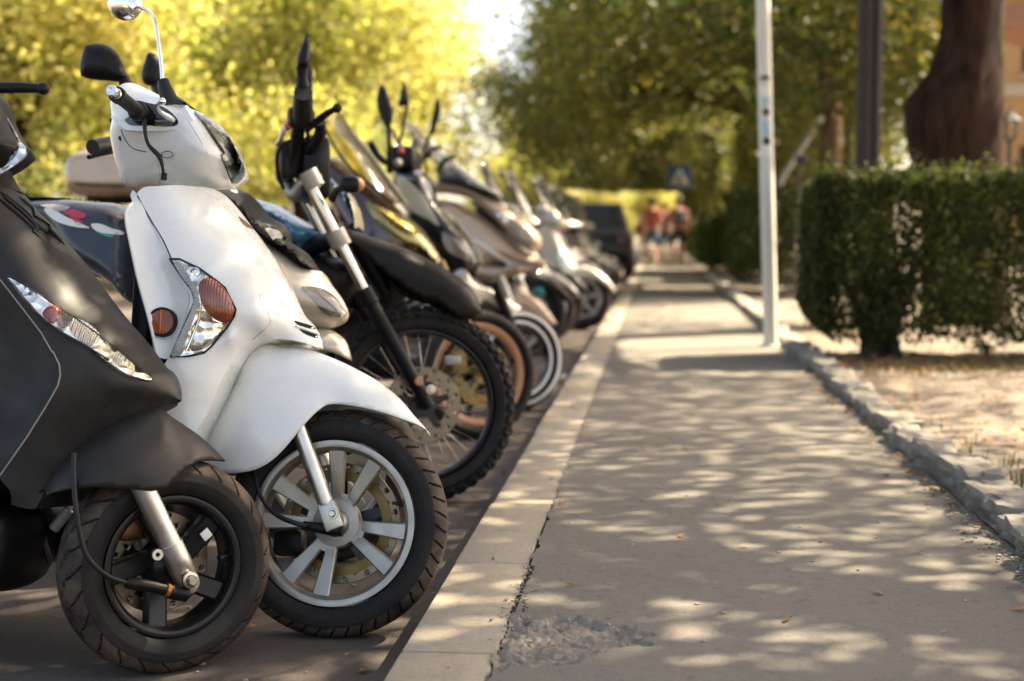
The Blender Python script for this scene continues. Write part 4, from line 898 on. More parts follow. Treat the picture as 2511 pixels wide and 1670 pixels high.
mbp, _ = patch(fw, ucs, q('A', (1065, 812), (1200, 828), (1310, 858), (1392, 920), (1430, 980), (1418, 1002), (1350, 1014), (1200, 1006), (1040, 1002), (1000, 960), (1010, 880)), .0015, .01, .008); rec = put('switch_recess', mbp, M['gloss'], hd)
put('panel_gap', line(fw, hs_, 'A', [(968, 1036), (990, 1090), (1050, 1180), (1110, 1205), (1172, 1217)], .0012), M['seam'], hd)
put('panel_gap', line(fw, hs_, 'A', [(1240, 1195), (1268, 1300), (1282, 1400), (1283, 1478)], .0009), M['grey'], hd)
put('panel_gap', line(fw, hs_, 'A', [(1420, 840), (1500, 960), (1590, 1100), (1660, 1230)], .0007), M['grey'], hd)
cp_ = q('A', (1340, 1238))[0]; ring = [(cp_[0]+14*cos(a), cp_[1]+8*sin(a)) for a in np.linspace(0, 2*pi, 21)]
put('plug_ring', tube([onsurf(fw, hs_, *p, 0) for p in ring], .0009, 6), M['seam'], hd)
full(fw, q('A', (1385, 792), (1460, 800), (1540, 856), (1600, 905), (1500, 880), (1400, 850)), q('A', (1480, 850, .1)), M['black'], 'dashboard', Bk, .03, .012)
P0 = fw.W(*q('A', (1175, 945))[0], -.11); P1 = fw.W(*q('A', (935, 757))[0], -.30); d = (P1-P0).normalized(); P2 = P1+d*.040
gr = put('grip', tube([P0, P0.lerp(P1, .25), P0.lerp(P1, .27), P0.lerp(P1, .34), P0.lerp(P1, .36), P0.lerp(P1, .9), P0.lerp(P1, .93), P1], [.021, .021, .0235, .0235, .017, .0168, .0198, .0198], 24), M['hose'], Bk)
mb = MB()
for i in range(8):
    t = .42+.06*i
    for k_ in range(5): a = k_*1.26; s = (fw.X*cos(a)+fw.Z*sin(a)); s = (s-d*s.dot(d)).normalized()*.0166; tube([P0.lerp(P1, t)+s, P0.lerp(P1, t+.028)+s], .0012, 5, None, mb)
put('grip_rib', mb, M['hose'], gr)
put('bar_end', lathe(P1, d, [(.0135, 0), (.0135, .004), (.0118, .006), (.0132, .030), (.0122, .034), (.0075, .034), (.007, .032), (.0045, .032), (.004, .029), (0, .029)], 28), M['chrome'], gr)
put('switch_housing', tube([P0-d*.02, P0+d*.035], [.028, .026], 20), M['black'], Bk)
lv = [fw.W(*q('A', p)[0], lt) for p, lt in (((1385, 962), -.15), ((1345, 935), -.17), ((1290, 900), -.20), ((1262, 865), -.225), ((1268, 832), -.25), ((1300, 812), -.27))]
lev = put('brake_lever', tube(lv, [.007, .0075, .006, .005, .005, .005], 12, .01), M['chrome'], Bk); put('lever_ball', ball(lv[-1], .0088), M['chrome'], lev)
put('master_cylinder', rbox(fw.W(*q('A', (1320, 965))[0], -.145), (fw.X, fw.Y, fw.Z), (.05, .03, .026), .009), M['gloss'], Bk)
cab = [fw.W(*q('A', p)[0], lt) for p, lt in (((1160, 960), -.165), ((1162, 1060), -.165), ((1190, 1160), -.16), ((1235, 1210), -.155), ((1275, 1250), -.15), ((1300, 1330), -.145), ((1314, 1415), -.13))]
cb = put('brake_cable', tube(cab, [.006, .0048, .0045, .0058, .0062, .004, .0036], 10, .012), M['hose'], Bk); put('cable_ferrule', tube([cab[-1]+fw.Z*.008, cab[-1]-fw.Z*.008], .0075, 12), M['black'], cb)
put('key_switch', tube([fw.W(*q('A', (925, 965))[0], -.02), fw.W(*q('A', (903, 968))[0], -.04)], .008, 12), M['black'], Bk)
put('horn_switch', tube([fw.W(*q('A', (975, 1110))[0], -.09), fw.W(*q('A', (940, 1060))[0], -.06), fw.W(*q('A', (938, 1030))[0], -.05)], .007, 8), M['black'], Bk)
# mirror
st = [fw.W(*q('A', p)[0], -.10) for p in ((1300, 648), (1291, 520), (1264, 300), (1233, 150), (1212, 105), (1170, 75), (1085, 48))]
mr = put('mirror_stem', tube(st, .0042, 14, .015), M['chrome'], Bk)
put('rubber_boot', tube([fw.W(*q('A', p)[0], -.10) for p in ((1385, 850), (1350, 790), (1320, 700), (1306, 645), (1302, 636))], [.026, .021, .0158, .0140, .007], 20), M['hose'], mr)
mc = fw.W(*q('A', (1003, 22))[0], -.10); nrm = Vector((.30, -.93, .05)).normalized()
put('mirror_head', lathe(mc, nrm, [(0, .018), (.012, .0175), (.026, .013), (.036, .006), (.0415, -.002), (.0425, -.009), (.040, -.010), (0, -.010)], 36), M['chrome'], mr)
put('mirror_joint', lathe(mc.lerp(st[-1], .75), nrm, [(0, .022), (.011, .021), (.013, .012), (.013, -.01)], 20), M['chrome'], mr)
# front fender
fo = q('E', (600, 206), (640, 200), (735, 219), (880, 226), (1050, 276), (1250, 362), (1450, 472), (1620, 602), (1740, 742), (1820, 832), (1860, 886, 'c'), (1800, 826, .045), (1650, 762, .058), (1480, 706, .062), (1300, 666, .066), (1150, 648, .068), (1080, 655, .076), (1025, 690, .086), (900, 815, .099), (790, 950, .100), (680, 1062, .098), (560, 1135, .094), (400, 1168, .088), (250, 1170, .07), (60, 1168, .03, 'c'), (150, 930), (300, 680), (395, 500), (450, 340), (520, 252))
fd, fs_ = shell(fw, fo, q('E', (550, 400, .075), (900, 450, .072), (1300, 500, .066), (400, 900, .100), (600, 750, .102), (800, 780, .102), (1650, 700, .055)), .085, .0095, .0035, 'front_fender', M['white'], Bk)
put('fender_crease', line(fw, fs_, 'E', [(632, 222), (660, 300), (700, 360), (740, 405)], .0028, -.0015), M['white'], fd)
# fork
def fork(fr, a, b, r, lat, root, mat='alu', k=18):
    for s in (1, -1):
        A = fr.W(*a, -lat); B = fr.W(*b, -lat)
        if s < 0: A = A+fr.Y*2*lat; B = B+fr.Y*2*lat
        put('fork_leg', tube([A, A.lerp(B, .97), B], [r, r, r*.9], k), M[mat], root)
    return fr.W(*a, -lat), fr.W(*b, -lat)
fa, fb = fork(fw, q('E', (800, 640))[0], q('F', (628, 535))[0], .0195, .076, Bk)
dl = (fb-fa).normalized(); sd_ = dl.cross(fw.Y).normalized(); pe = fw.W(*q('F', (690, 690))[0], -.076)
for s in (0, 1): put('fork_foot', rbox((fb+pe)/2+fw.Y*.152*s, (sd_, fw.Y, dl), (.043, .030, (pe-fb).length+.012), .005), M['alu'], Bk)
mb = bolt(fw.W(*q('F', (671, 598))[0], -.092), -fw.Y, .0085, MB()); put('axle_bolt', mb, M['steel'], Bk)
# wheel
mb = MB(); wc = (0, WZ); rimring(fw, wc, .193, .040, mb, 96)
for a in (90, 57, -6, -38, -99, -129, 179, 147):
    spoke(fw, wc, radians(a), .045, .180, .024, .042, .000, -.026, .024, mb, 0, 0, 6)
for a in (73.5, -22, -114, 163): spoke(fw, wc, radians(a), .03, .072, .06, .05, -.002, -.004, .022, mb)
lathe(fw.P(0, 0, WZ), fw.Y, [(0, -.030), (.026, -.030), (.030, -.026), (.034, -.008), (.056, -.004), (.06, .02), (.05, .05), (0, .05)], 40, mb)
wh = put('front_wheel', mb, M['rim'], Bk, 32)
tyre(fw, wc, .270, .049, .197, wh, gr_sipes(46, .5, .12, .74, .13, .005), 900, 57)
disc(fw, wc, .052, .112, .146, wh, 30, 'disc', .004, 'dark')
mb = lathe(fw.P(0, .0485, WZ), fw.Y, [(.103, -.001), (.112, -.002), (.126, -.001), (.126, .001), (.103, .001), (.103, -.001)], 60); put('disc_ring', mb, M['gold'], wh)
put('caliper', rbox(fw.P(-.125, .055, WZ-.05), (fw.X, fw.Y, fw.Z), (.075, .06, .065), .014), M['black'], Bk)
hz = [fw.W(*q('F', p)[0], lt) for p, lt in (((118, 250), -.05), ((150, 430), -.07), ((215, 550), -.085), ((300, 618), -.095), ((400, 660), -.098), ((490, 685), -.09))]
sc = put('speedo_cable', tube(hz, [.0042, .0042, .0045, .006, .0062, .0062], 10, .015), M['hose'], Bk)
put('speedo_drive', tube([fw.W(*q('F', p)[0], -.072) for p in ((465, 678), (560, 695), (650, 705), (745, 715))], [.010, .0125, .015, .015], 14), M['black'], sc)
put('valve', tube([fw.P(.166, -.012, WZ+.045), fw.P(.14, -.028, WZ+.05)], .004, 8), M['hose'], wh)
scooter_rear(fw, Bk, M['white'], 0.0)
put('leg_shield_lining', rbox(fw.P(-.46, 0, .62), (fw.X, fw.Y, fw.Z), (.05, .30, .5), .02), M['black'], Bk)
put('steering_column', tube([fw.P(-.15, 0, .5), fw.P(-.34, 0, .98)], .03, 14), M['black'], Bk)
put('fork_bridge', rbox(fw.P(-.09, 0, .50), (fw.X, fw.Y, fw.Z), (.05, .18, .05), .012), M['black'], Bk)
# ================================================================ matt black scooter, nearest
fa0 = Frame((0, 2.94, 0), 0, 9); x_, z_ = fa0.uv(*q('D', (1250, 845))[0], -.02); fa0.o = Vector((x_, 2.94, 0)); AZ = z_
Ak = thing('scooter', fa0.o, 'matt black scooter with a dark five spoke wheel, nearest the camera', 'scooter', 'two wheelers parked along the kerb')
ao = q('B', (-90, 108), (-20, 100), (45, 106), (100, 126), (150, 160), (300, 270), (480, 430), (640, 600), (760, 722), (900, 890), (1000, 1010), (1130, 1170), (1250, 1320), (1350, 1480), (1389, 1566))+q('C', (1330, 150), (1393, 310), (1396, 340), (1372, 380), (1338, 397, 'c'), (1170, 428, .06), (1050, 458, .078), (900, 532, .098), (750, 622, .115), (620, 722, .128), (500, 852, .14), (400, 972, .148), (340, 1062, .153), (270, 1192, .158, 'c'), (232, 1195, .16), (80, 1162, .168, 'c'), (86, 1100, .172), (70, 1050, .176), (0, 962, .18), (0, 942, .18, 'c'), (200, 660, .186), (350, 420, .189), (440, 262, .19), (456, 180, .19), (448, 100, .19), (400, 0, .19))+q('B', (420, 1450, .19), (330, 1290, .188), (200, 1120, .185), (60, 940, .18), (0, 862, .178), (-120, 700, .17), (-200, 450, .165), (-170, 250, .155))
ao = [(a-({5: 18, 6: 24, 7: 30, 8: 36, 9: 42, 10: 46, 11: 46, 12: 42, 13: 34, 14: 24, 15: 16, 16: 12, 17: 12}.get(i, 0)), *r) for i, (a, *r) in enumerate(ao)]            # the rounded nose swells past its middle line
cv, as_ = full(fa0, ao, q('B', (150, 500, .155), (300, 700, .165), (600, 900, .16), (400, 1000, .178), (800, 1200, .155), (0, 350, .14))+q('C', (700, 200, .165), (1000, 250, .13), (700, 450, .145), (350, 800, .165), (1200, 330, .085)), M['matt'], 'front_cover', Ak, .085, .0105, 40)
sp_o = q('B', (-200, 450, .150), (-120, 700, .16), (0, 868, .17), (60, 946, .172), (200, 1126, .177), (330, 1296, .180), (415, 1456, .182))+q('C', (394, 6, .182), (442, 104, .182), (450, 180, .182), (434, 260, .182), (344, 416, .18), (194, 656, .178), (-4, 944, .172), (-150, 1150, .165), (-500, 1250, .16), (-900, 900, .15), (-850, 100, .14))+q('B', (-700, 800, .14))
sdp, _ = full(fa0, sp_o, q('C', (150, 150, .158), (50, 450, .150), (250, 350, .172), (-150, 600, .15))+q('B', (0, 1200, .15)), M['mattside'], 'side_panel', Ak, .05, .016, 40)
put('panel_gap', tube([onsurf(fa0, as_, *p[:2], .0005) for p in q('B', (0, 866), (60, 943), (200, 1123), (330, 1293), (420, 1452))+q('C', (399, 3), (447, 103), (455, 181), (438, 262), (348, 420), (198, 660), (0, 942))], .0014, 8), M['grey'], Ak)
full(fa0, q('C', (0, 955), (72, 1050), (88, 1105), (82, 1165), (240, 1196), (290, 1200))+q('D', (310, 420), (312, 540), (255, 650), (180, 742), (90, 836), (0, 884), (-200, 930), (-700, 900), (-800, 400), (-500, 0)), q('D', (100, 400, .145), (200, 500, .13), (-300, 500, .16)), M['black'], 'belly_panel', Ak, .07, .018)
for i, (a, b) in enumerate([((-10, 215), (330, 520)), ((32, 195), (420, 575)), ((72, 180), (476, 590)), ((112, 182), (520, 590))]):
    put('cover_rib', tube([onsurf(fa0, as_, *q('B', (a[0]+(b[0]-a[0])*t, a[1]+(b[1]-a[1])*t-10*sin(pi*t)))[0], .0005) for t in np.linspace(0, 1, 9)], [.001]+[.0048]*7+[.001], 8), M['black'], cv)
la = q('B', (25, 822, 'c'), (90, 850), (180, 900), (400, 1040), (600, 1170), (780, 1300), (950, 1430), (1090, 1545))+q('C', (1170, 219, 'c'), (1135, 229), (1090, 222), (960, 182), (800, 82), (700, 2))+q('B', (880, 1516), (700, 1402), (520, 1302), (370, 1202), (290, 1122), (200, 1020), (110, 912))
mbp, _ = patch(fa0, as_, la, .0015, .015, .008); tsa = put('turn_signal', mbp, M['refl'], Ak)
mbp, _ = patch(fa0, as_, la, .010, .003, .010, .005, .018); put('lens', mbp, M['lens'], tsa)
mbp, _ = patch(fa0, as_, q('B', (345, 1150), (380, 1090), (440, 1072), (490, 1100), (470, 1160), (430, 1225), (385, 1200)), .004, .004, .006, .006, .012); put('red_bulb_cover', mbp, paint('dark_red_bulb', (.33, .03, .015), .15, .8), tsa)
for pts in ([(560, 1230), (600, 1180), (800, 1310), (790, 1370), (720, 1385), (600, 1320)], [(900, 1500), (950, 1440), (1050, 1540), (1040, 1560), (960, 1550)]):
    mbp, _ = patch(fa0, as_, q('B', *pts), .003, .004, .007, .001, .01); put('reflector_bowl', mbp, ribbed('silver_bowl', (.9, .9, .88), 40, .9, .25, 'X'), tsa)
mbp, _ = patch(fa0, as_, q('B', (450, 1180), (500, 1110), (590, 1180), (550, 1240), (510, 1260)), .003, .004, .007); put('reflector_bowl', mbp, M['reflribs'], tsa)
put('gasket', tube([onsurf(fa0, as_, *p[:2], .002) for p in la+la[:1]], .002, 8), M['mattside'], tsa)
# head with wrap-round headlight, lever
ah = q('A', (-420, 800), (-150, 700), (-10, 755), (28, 830), (62, 950), (150, 1105), (208, 1188), (212, 1226), (165, 1290), (92, 1345), (0, 1396), (-150, 1440), (-400, 1440), (-480, 1100))
hda, ahs = full(fa0, ah, q('A', (-200, 1050, .13), (-50, 1200, .13), (60, 1180, .11)), M['mattside'], 'handlebar_cover', Ak, .06, .012)
ll = q('A', (62, 948, 'c'), (150, 1106), (206, 1190), (210, 1225), (164, 1288), (92, 1342), (0, 1392), (-5, 1375), (72, 1320), (95, 1265), (90, 1240), (160, 1165), (110, 1060))
mbp, _ = patch(fa0, ahs, ll, .001, .005, .008); hla = put('headlight', mbp, M['refl'], hda); mbp, _ = patch(fa0, ahs, ll, .008, .003, .008, .004, .015); put('lens', mbp, M['lens'], hla)
lv = [fa0.W(*q('A', p)[0], -.26) for p in ((-160, 715), (-60, 705), (0, 702), (150, 702), (280, 706), (330, 710))]
lev = put('brake_lever', tube(lv, [.009, .0105, .0115, .0115, .010, .010], 14, .02), M['black'], Ak); put('lever_ball', ball(lv[-1]+fa0.X*.004, .0135), M['black'], lev)
put('grip', tube([fa0.P(-.40, -.10, 1.0), fa0.P(-.47, -.33, 1.02)], .018, 16), M['hose'], Ak)
# steered front end
wc0 = fa0.P(0, 0, AZ); fs0 = Frame((wc0.x, wc0.y, 0), 40, 4); x_, z_ = fs0.uv(*q('D', (1262, 850))[0], -.02); fs0.o = fs0.o+fs0.X*x_; AZ = max(.231, min(.240, z_)); fs0.o.z = 0
ff = q('C', (560, 775), (700, 650), (900, 520), (1080, 440), (1172, 428), (1300, 510), (1480, 630), (1620, 752), (1697, 832, 'c'), (1600, 831, .055), (1500, 838, .076), (1440, 866, .084), (1370, 922, .094), (1290, 1002, .104), (1230, 1042, .108), (1150, 1058, .110), (1000, 1046, .110), (800, 1031, .106), (650, 1036, .10), (550, 1060, .095), (420, 1100, .085), (320, 1135, .065, 'c'), (345, 1050), (430, 920))
fda, _ = shell(fs0, ff, q('C', (900, 800, .108), (1200, 700, .092), (1100, 950, .112), (600, 900, .10), (1450, 760, .072)), .09, .011, .0035, 'front_fender', M['matt'], Ak)
A0 = fs0.W(*q('D', (1010, 40))[0], -.083); A1 = fs0.W(*q('D', (1256, 552))[0], -.083); A2 = fs0.W(*q('D', (1392, 850))[0], -.083)
for s in (0, 1):
    o_ = fs0.Y*.166*s; put('fork_leg', tube([A0+o_, A1+o_], .0238, 24), M['alu'], Ak)
    dA = (A2-A1).normalized(); sA = dA.cross(fs0.Y).normalized()
    secs = []
    for t, rx, ry in ((-.003, .0262, .0262), (.0, .027, .027), (.35, .0268, .0262), (.62, .027, .024), (.7, .0265, .017), (1.0, .0255, .0165), (1.12, .022, .0155), (1.2, .012, .012)):
        c = A1.lerp(A2, t)+o_; secs.append([c+sA*rx*cos(a)+fs0.Y*ry*sin(a) for a in np.linspace(0, 2*pi, 24, endpoint=False)])
    put('fork_foot', loft(secs), M['alu'], Ak)
mb = bolt(fs0.W(*q('D', (1408, 822))[0], -.106), -fs0.Y, .0115, MB(), .014); put('axle_bolt', mb, M['steel'], Ak)
lugc = fs0.W(*q('D', (1160, 632))[0], -.088); put('hose_lug', lathe(lugc, -fs0.Y, [(.005, -.006), (.012, -.006), (.012, .006), (.005, .006), (.005, -.006)], 16), M['alu'], Ak)
hp = [fs0.W(*q(k, p)[0], lt) for k, p, lt in (('C', (556, 775), -.06), ('C', (556, 950), -.075), ('C', (575, 1200), -.088), ('C', (600, 1360), -.092), ('D', (640, 640), -.095), ('D', (720, 735), -.097), ('D', (810, 798), -.098), ('D', (940, 842), -.095))]
hz = put('brake_hose', tube(hp, .0058, 12, .015), M['hose'], Ak)
put('hose_sleeve', tube([fs0.W(*q('D', p)[0], -.092) for p in ((930, 838), (950, 842), (1080, 862), (1215, 890), (1260, 905), (1380, 925))], [.010, .0125, .0135, .0135, .016, .017], 16, .02), M['black'], hz)
put('hose_tag', tube([fs0.W(*q('D', (1225, 892))[0], -.094), fs0.W(*q('D', (1250, 898))[0], -.094)], .0150, 14), M['amberd'], hz)
put('rear_hose', tube([fa0.W(*q('D', p)[0], .02) for p in ((300, 280), (310, 420), (330, 560), (370, 690))], .008, 10, .03), M['hose'], Ak)
mb = MB(); wa = (0, AZ); rimring(fs0, wa, .150, .048, mb, 80, .010, .018)
for i in range(5): spoke(fs0, wa, radians(178+72*i), .03, .136, .046, .050, -.004, -.022, .034, mb, -.012, .012, 6, .35)
lathe(fs0.P(0, 0, AZ), fs0.Y, [(0, -.062), (.022, -.062), (.026, -.05), (.044, -.04), (.05, -.01), (.055, .03), (0, .04)], 32, mb)
wha = put('front_wheel', mb, M['dark'], Ak, 32)
tyre(fs0, wa, .236, .058, .153, wha, gr_sipes(25, -.55, .32, .80, .085, .0045, True), 800, 61, tb=.80)
disc(fs0, wa, .045, .075, .112, wha, 24, 'disc', .004, 'dark')
put('caliper', rbox(fs0.P(-.05, .055, AZ+.085), (fs0.X, fs0.Y, fs0.Z), (.085, .06, .06), .014), metal('copper_brown_caliper', (.35, .17, .09), .45), Ak)
vv = put('valve', tube([fs0.P(.140, -.020, AZ+.005), fs0.P(.105, -.040, AZ+.004)], .0065, 10), M['hose'], wha); put('valve_collar', lathe(fs0.P(.137, -.022, AZ+.005), -fs0.X+fs0.Y*-.4, [(.012, -.006), (.013, .004), (.008, .008)], 16), M['gloss'], vv)
put('spoke_sticker', rbox(fs0.P(.082, -.030, AZ+.058), ((fs0.X*.82+fs0.Z*.57), fs0.Y, (fs0.Z*.82-fs0.X*.57)), (.022, .003, .022), .001), M['whiteprint'], wha)
put('frame_tube', tube([fa0.W(*q('D', p)[0], .03) for p in ((395, 445), (510, 300))], .012, 10), M['brace'], Ak)
put('neck_cover', tube([fa0.W(*q('A', (-150, 1300))[0], 0), fa0.W(*q('A', (-110, 1420))[0], 0), fa0.W(*q('B', (-80, 220))[0], 0)], [.07, .055, .075], 16, .03), M['mattside'], Ak)
scooter_rear(fa0, Ak, M['matt'], 0.02)
put('leg_shield_lining', rbox(fa0.P(-.50, 0, .58), (fa0.X, fa0.Y, fa0.Z), (.06, .28, .5), .02), M['black'], Ak)
put('steering_column', tube([fa0.P(-.08, 0, .42), fa0.P(-.36, 0, .98)], .03, 14), M['black'], Ak)
# ================================================================ silver scooter between the white one and the motorcycle
G5 = 'two wheelers parked along the kerb'
M['silver'] = paint('champagne_silver', (.50, .44, .35), .32, .6, .25, .15); M['navy'] = paint('navy_panel', (.018, .021, .032), .3, .4, 0, .15); M['teal'] = paint('teal_stripe', (.03, .30, .30), .35, .3); M['pinkred'] = paint('pink_red_stripe', (.5, .03, .07), .35, .3)
M['tankblue'] = paint('steel_blue_tank', (.055, .19, .30), .28, .7, .1, .12); M['deepblue'] = paint('deep_blue_shroud', (.012, .06, .16), .3, .6); M['maroon'] = paint('dark_maroon_fairing', (.035, .008, .012), .18, .8, 0, .1)
M['dullalu'] = metal('dull_clamp_alloy', (.34, .31, .27), .5); M['forkchrome'] = metal('fork_chrome', (.6, .57, .5), .16); M['tint'] = lens('tinted_windscreen', (.74, .68, .34), .05, .08); M['clear'] = lens('clear_windscreen', (.80, .84, .76), .07, .05); M['orange'] = paint('orange_rim', (.42, .17, .06), .35, .4); M['cream'] = paint('cream_panel', (.50, .46, .32), .35, .4); M['beige'] = paint('beige_metallic', (.44, .32, .225), .3, .45, .25, .1); M['greyrim'] = metal('blue_grey_rim', (.45, .48, .5), .35)
def shaded(fr, dy):
    f = Frame(fr.o+fr.Y*dy); f.X, f.Y, f.Z = fr.X, fr.Y, fr.Z; return f
fc = Frame((0, 4.02, 0), 0, 8); x_, z_ = fc.uv(812, 1120, 0); fc.o = Vector((x_, 4.02, 0))
Ck = thing('scooter', fc.o, 'champagne silver scooter with black upper cowl between white scooter and blue motorcycle', 'scooter', G5)
co_ = q('H', (-500, 200), (-250, 180), (0, 385), (250, 640), (420, 760), (600, 885), (712, 906), (800, 1025), (885, 1140), (938, 1270), (926, 1312), (860, 1360), (760, 1386), (600, 1386), (300, 1350), (-200, 1500), (-500, 1700), (-600, 1000))
cv, cs_ = full(fc, co_, q('H', (200, 1000, .15), (600, 1150, .12), (750, 1200, .09), (-200, 900, .19), (-300, 1400, .17)), M['silver'], 'front_cover', Ck, .09, .016)
mbp, _ = patch(fc, cs_, q('H', (548, 1034, 'c'), (620, 1030), (720, 1046), (800, 1092), (880, 1182), (930, 1274), (880, 1286), (780, 1276), (720, 1240), (636, 1140)), .002, .01, .008); hlc = put('headlight', mbp, M['reflribs'], cv)
mbp, _ = patch(fc, cs_, q('H', (548, 1034, 'c'), (620, 1030), (720, 1046), (800, 1092), (880, 1182), (930, 1274), (880, 1286), (780, 1276), (720, 1240), (636, 1140)), .009, .002, .008, .003); put('lens', mbp, M['lens'], hlc)
mbp, _ = patch(fc, cs_, q('H', (614, 896), (700, 906), (716, 940), (650, 925)), .003, .004, .006); put('marker_lamp', mbp, M['whiteprint'], cv)
uo = q('H', (-500, -60), (-250, -20), (0, 225), (70, 238), (160, 305), (290, 455), (400, 515), (440, 590), (432, 640), (500, 690), (592, 756), (662, 850), (692, 896), (600, 895), (520, 830), (400, 740), (250, 650), (60, 470), (-250, 330), (-450, 200))
up, us_ = full(fc, uo, q('H', (200, 500, .15), (450, 720, .12), (0, 300, .14), (-250, 150, .16)), M['black'], 'upper_cowl', Ck, .05, .014)
mbp, _ = patch(fc, us_, q('H', (110, 492), (200, 482), (330, 540), (405, 592), (420, 650), (380, 682), (260, 622), (150, 545)), .003, .004, .01, .004); put('instrument_glass', mbp, M['gloss'], up)
put('red_white_decal', patch(fc, us_, q('H', (-60, 185), (-20, 205), (10, 250), (-20, 245)), .003, .003, .008)[0], M['whiteprint'], up)
m1, _ = mirror_ball(fc, q('A', (690, 370), (760, 352), (862, 364), (930, 410), (962, 470), (1000, 560), (1022, 622), (990, 646), (850, 646), (690, 626), (650, 608), (644, 570), (664, 440)), -.34, .034, 'mirror', Ck, M['black'], .05)
put('mirror_stem', tube([fc.W(*q('A', p)[0], lt) for p, lt in (((985, 625), -.34), ((1015, 690), -.33), ((1040, 760), -.28), ((1090, 900), -.2))], [.016, .019, .017, .014], 12, .02), M['black'], m1)
m2, _ = mirror_ball(fc, q('A', (1192, 424), (1242, 430), (1272, 462), (1292, 640), (1245, 692), (1180, 682), (1140, 650), (1133, 610), (1160, 500)), .34, .03, 'mirror', Ck, M['black'], .04)
put('mirror_stem', tube([fc.W(*q('A', p)[0], lt) for p, lt in (((1235, 680), .34), ((1260, 740), .3), ((1300, 850), .2))], .014, 12, .02), M['black'], m2)
put('grip', tube([fc.W(*q('A', (960, 1140))[0], -.22), fc.W(*q('A', (742, 1178))[0], -.36)], [.022, .021], 16), M['hose'], Ck)
put('brake_lever', tube([fc.W(*q('A', (900, 1215))[0], -.2), fc.W(*q('A', (800, 1235))[0], -.27), fc.W(*q('A', (712, 1258))[0], -.34)], .007, 8, .02), M['black'], Ck)
wcz = .265; mb = MB(); rimring(fc, (0, wcz), .17, .045, mb, 48)
for i in range(5): spoke(fc, (0, wcz), radians(20+72*i), .03, .155, .045, .05, 0, -.02, .03, mb)
lathe(fc.P(0, 0, wcz), fc.Y, [(0, -.05), (.045, -.04), (.05, .04), (0, .05)], 24, mb); whc = put('front_wheel', mb, M['rim'], Ck); tyre(fc, (0, wcz), .265, .055, .172, whc, None, 72, 15)
for s in (-1, 1): put('fork_leg', tube([fc.P(0, .08*s, wcz), fc.P(-.12, .08*s, .62)], .019, 12), M['alu'], Ck)
shell(fc, [(a, b, *c) for a, b, *c in [(fc_[0], fc_[1], *fc_[2:]) for fc_ in []]] or q('H', (330, 1900), (420, 1560), (560, 1420), (760, 1390), (900, 1480), (960, 1650, 'c'), (850, 1600, .06), (700, 1560, .065), (560, 1640, .07), (450, 1900, .07, 'c')), (), .05, .018, .004, 'front_fender', M['silver'], Ck)
# its dark tail with white, red and teal graphics (seen left of the white scooter)
to = q('B', (-350, 330), (60, 262), (310, 238), (600, 236), (820, 256), (1040, 290), (1180, 420), (1200, 700), (1180, 1100), (1080, 1060), (1000, 960), (700, 760), (480, 500), (300, 430), (-300, 420))
tl, tls = full(fc, to, q('B', (700, 450, .17), (900, 600, .17), (300, 330, .14), (1000, 400, .15)), M['navy'], 'rear_body', Ck, .05, .016)
for pts, mt in (([(355, 300), (420, 305), (540, 370), (660, 425), (720, 455), (640, 452), (500, 420), (420, 380)], 'whiteprint'), ([(505, 325), (560, 305), (640, 320), (690, 355), (670, 375), (590, 365)], 'pinkred'), ([(560, 362), (620, 378), (662, 418), (640, 430), (590, 400)], 'red'), ([(730, 425), (800, 420), (900, 460), (1020, 500), (1020, 518), (900, 505), (760, 470)], 'whiteprint'), ([(760, 474), (900, 510), (1030, 520), (1040, 532), (900, 528)], 'teal'), ([(320, 270), (420, 262), (560, 290), (500, 320), (400, 300)], 'grey')):
    put('stripe', patch(fc, tls, q('B', *pts), .002, .003, .009)[0], M[mt], tl)
full(fc, q('B', (-350, 240), (100, 232), (420, 225), (700, 240), (900, 262), (1000, 300), (800, 275), (500, 262), (100, 290), (-300, 320)), q('B', (400, 250, .14), (700, 258, .12)), M['seat'], 'seat', Ck, .03, .016)
put('floorboard', rbox(fc.P(-.72, 0, .25), (fc.X, fc.Y, fc.Z), (.62, .32, .16), .05), M['black'], Ck)
mb = MB(); rimring(fc, (-1.34, .26), .165, .045, mb, 40); [spoke(fc, (-1.34, .26), i*2*pi/5, .0, .155, .04, .04, -.02, -.02, .03, mb) for i in range(5)]; wr = put('rear_wheel', mb, M['dark'], Ck); tyre(fc, (-1.34, .26), .26, .06, .165, wr, None, 64, 15)
# ================================================================ blue dual sport motorcycle
fd0 = Frame((0, 4.92, 0), 0, 6); x_, z_ = fd0.uv(1038, 991, 0); fd0.o = Vector((x_, 4.92, 0)); DZ = .35
fd1 = Frame(fd0.o, 22, 5); Dk = thing('motorcycle', fd0.o, 'blue and black dual sport motorcycle with wire spokes, knobbly tyre and bare chrome fork', 'motorcycle', G5)
mb = MB(); rimring(fd1, (0, DZ), .262, .026, mb, 90, .006, .012); lathe(fd1.P(0, 0, DZ), fd1.Y, [(0, -.06), (.012, -.06), (.016, -.05), (.03, -.045), (.032, -.03), (.02, -.026), (.02, .026), (.034, .03), (.034, .045), (0, .05)], 24, mb)
whd = put('front_wheel', mb, M['dark'], Dk); tyre(fd1, (0, DZ), .352, .048, .266, whd, gr_knobs(46), 420, 27, ('rubber', 'rubber'))
for i in range(32):
    a = 2*pi*i/32; s = 1 if i % 2 else -1; a2 = a+(.42 if (i//2) % 2 else -.42); o_ = fd1.P(0, 0, DZ)
    put('wire_spoke', tube([o_+(fd1.X*cos(a2)+fd1.Z*sin(a2))*.031+fd1.Y*.037*s, o_+(fd1.X*cos(a)+fd1.Z*sin(a))*.254], .0017, 5), M['steel'], whd)
    if s < 0: pass
disc(fd1, (0, DZ), -.052, .085, .135, whd, 26, 'disc', .004, 'dark')
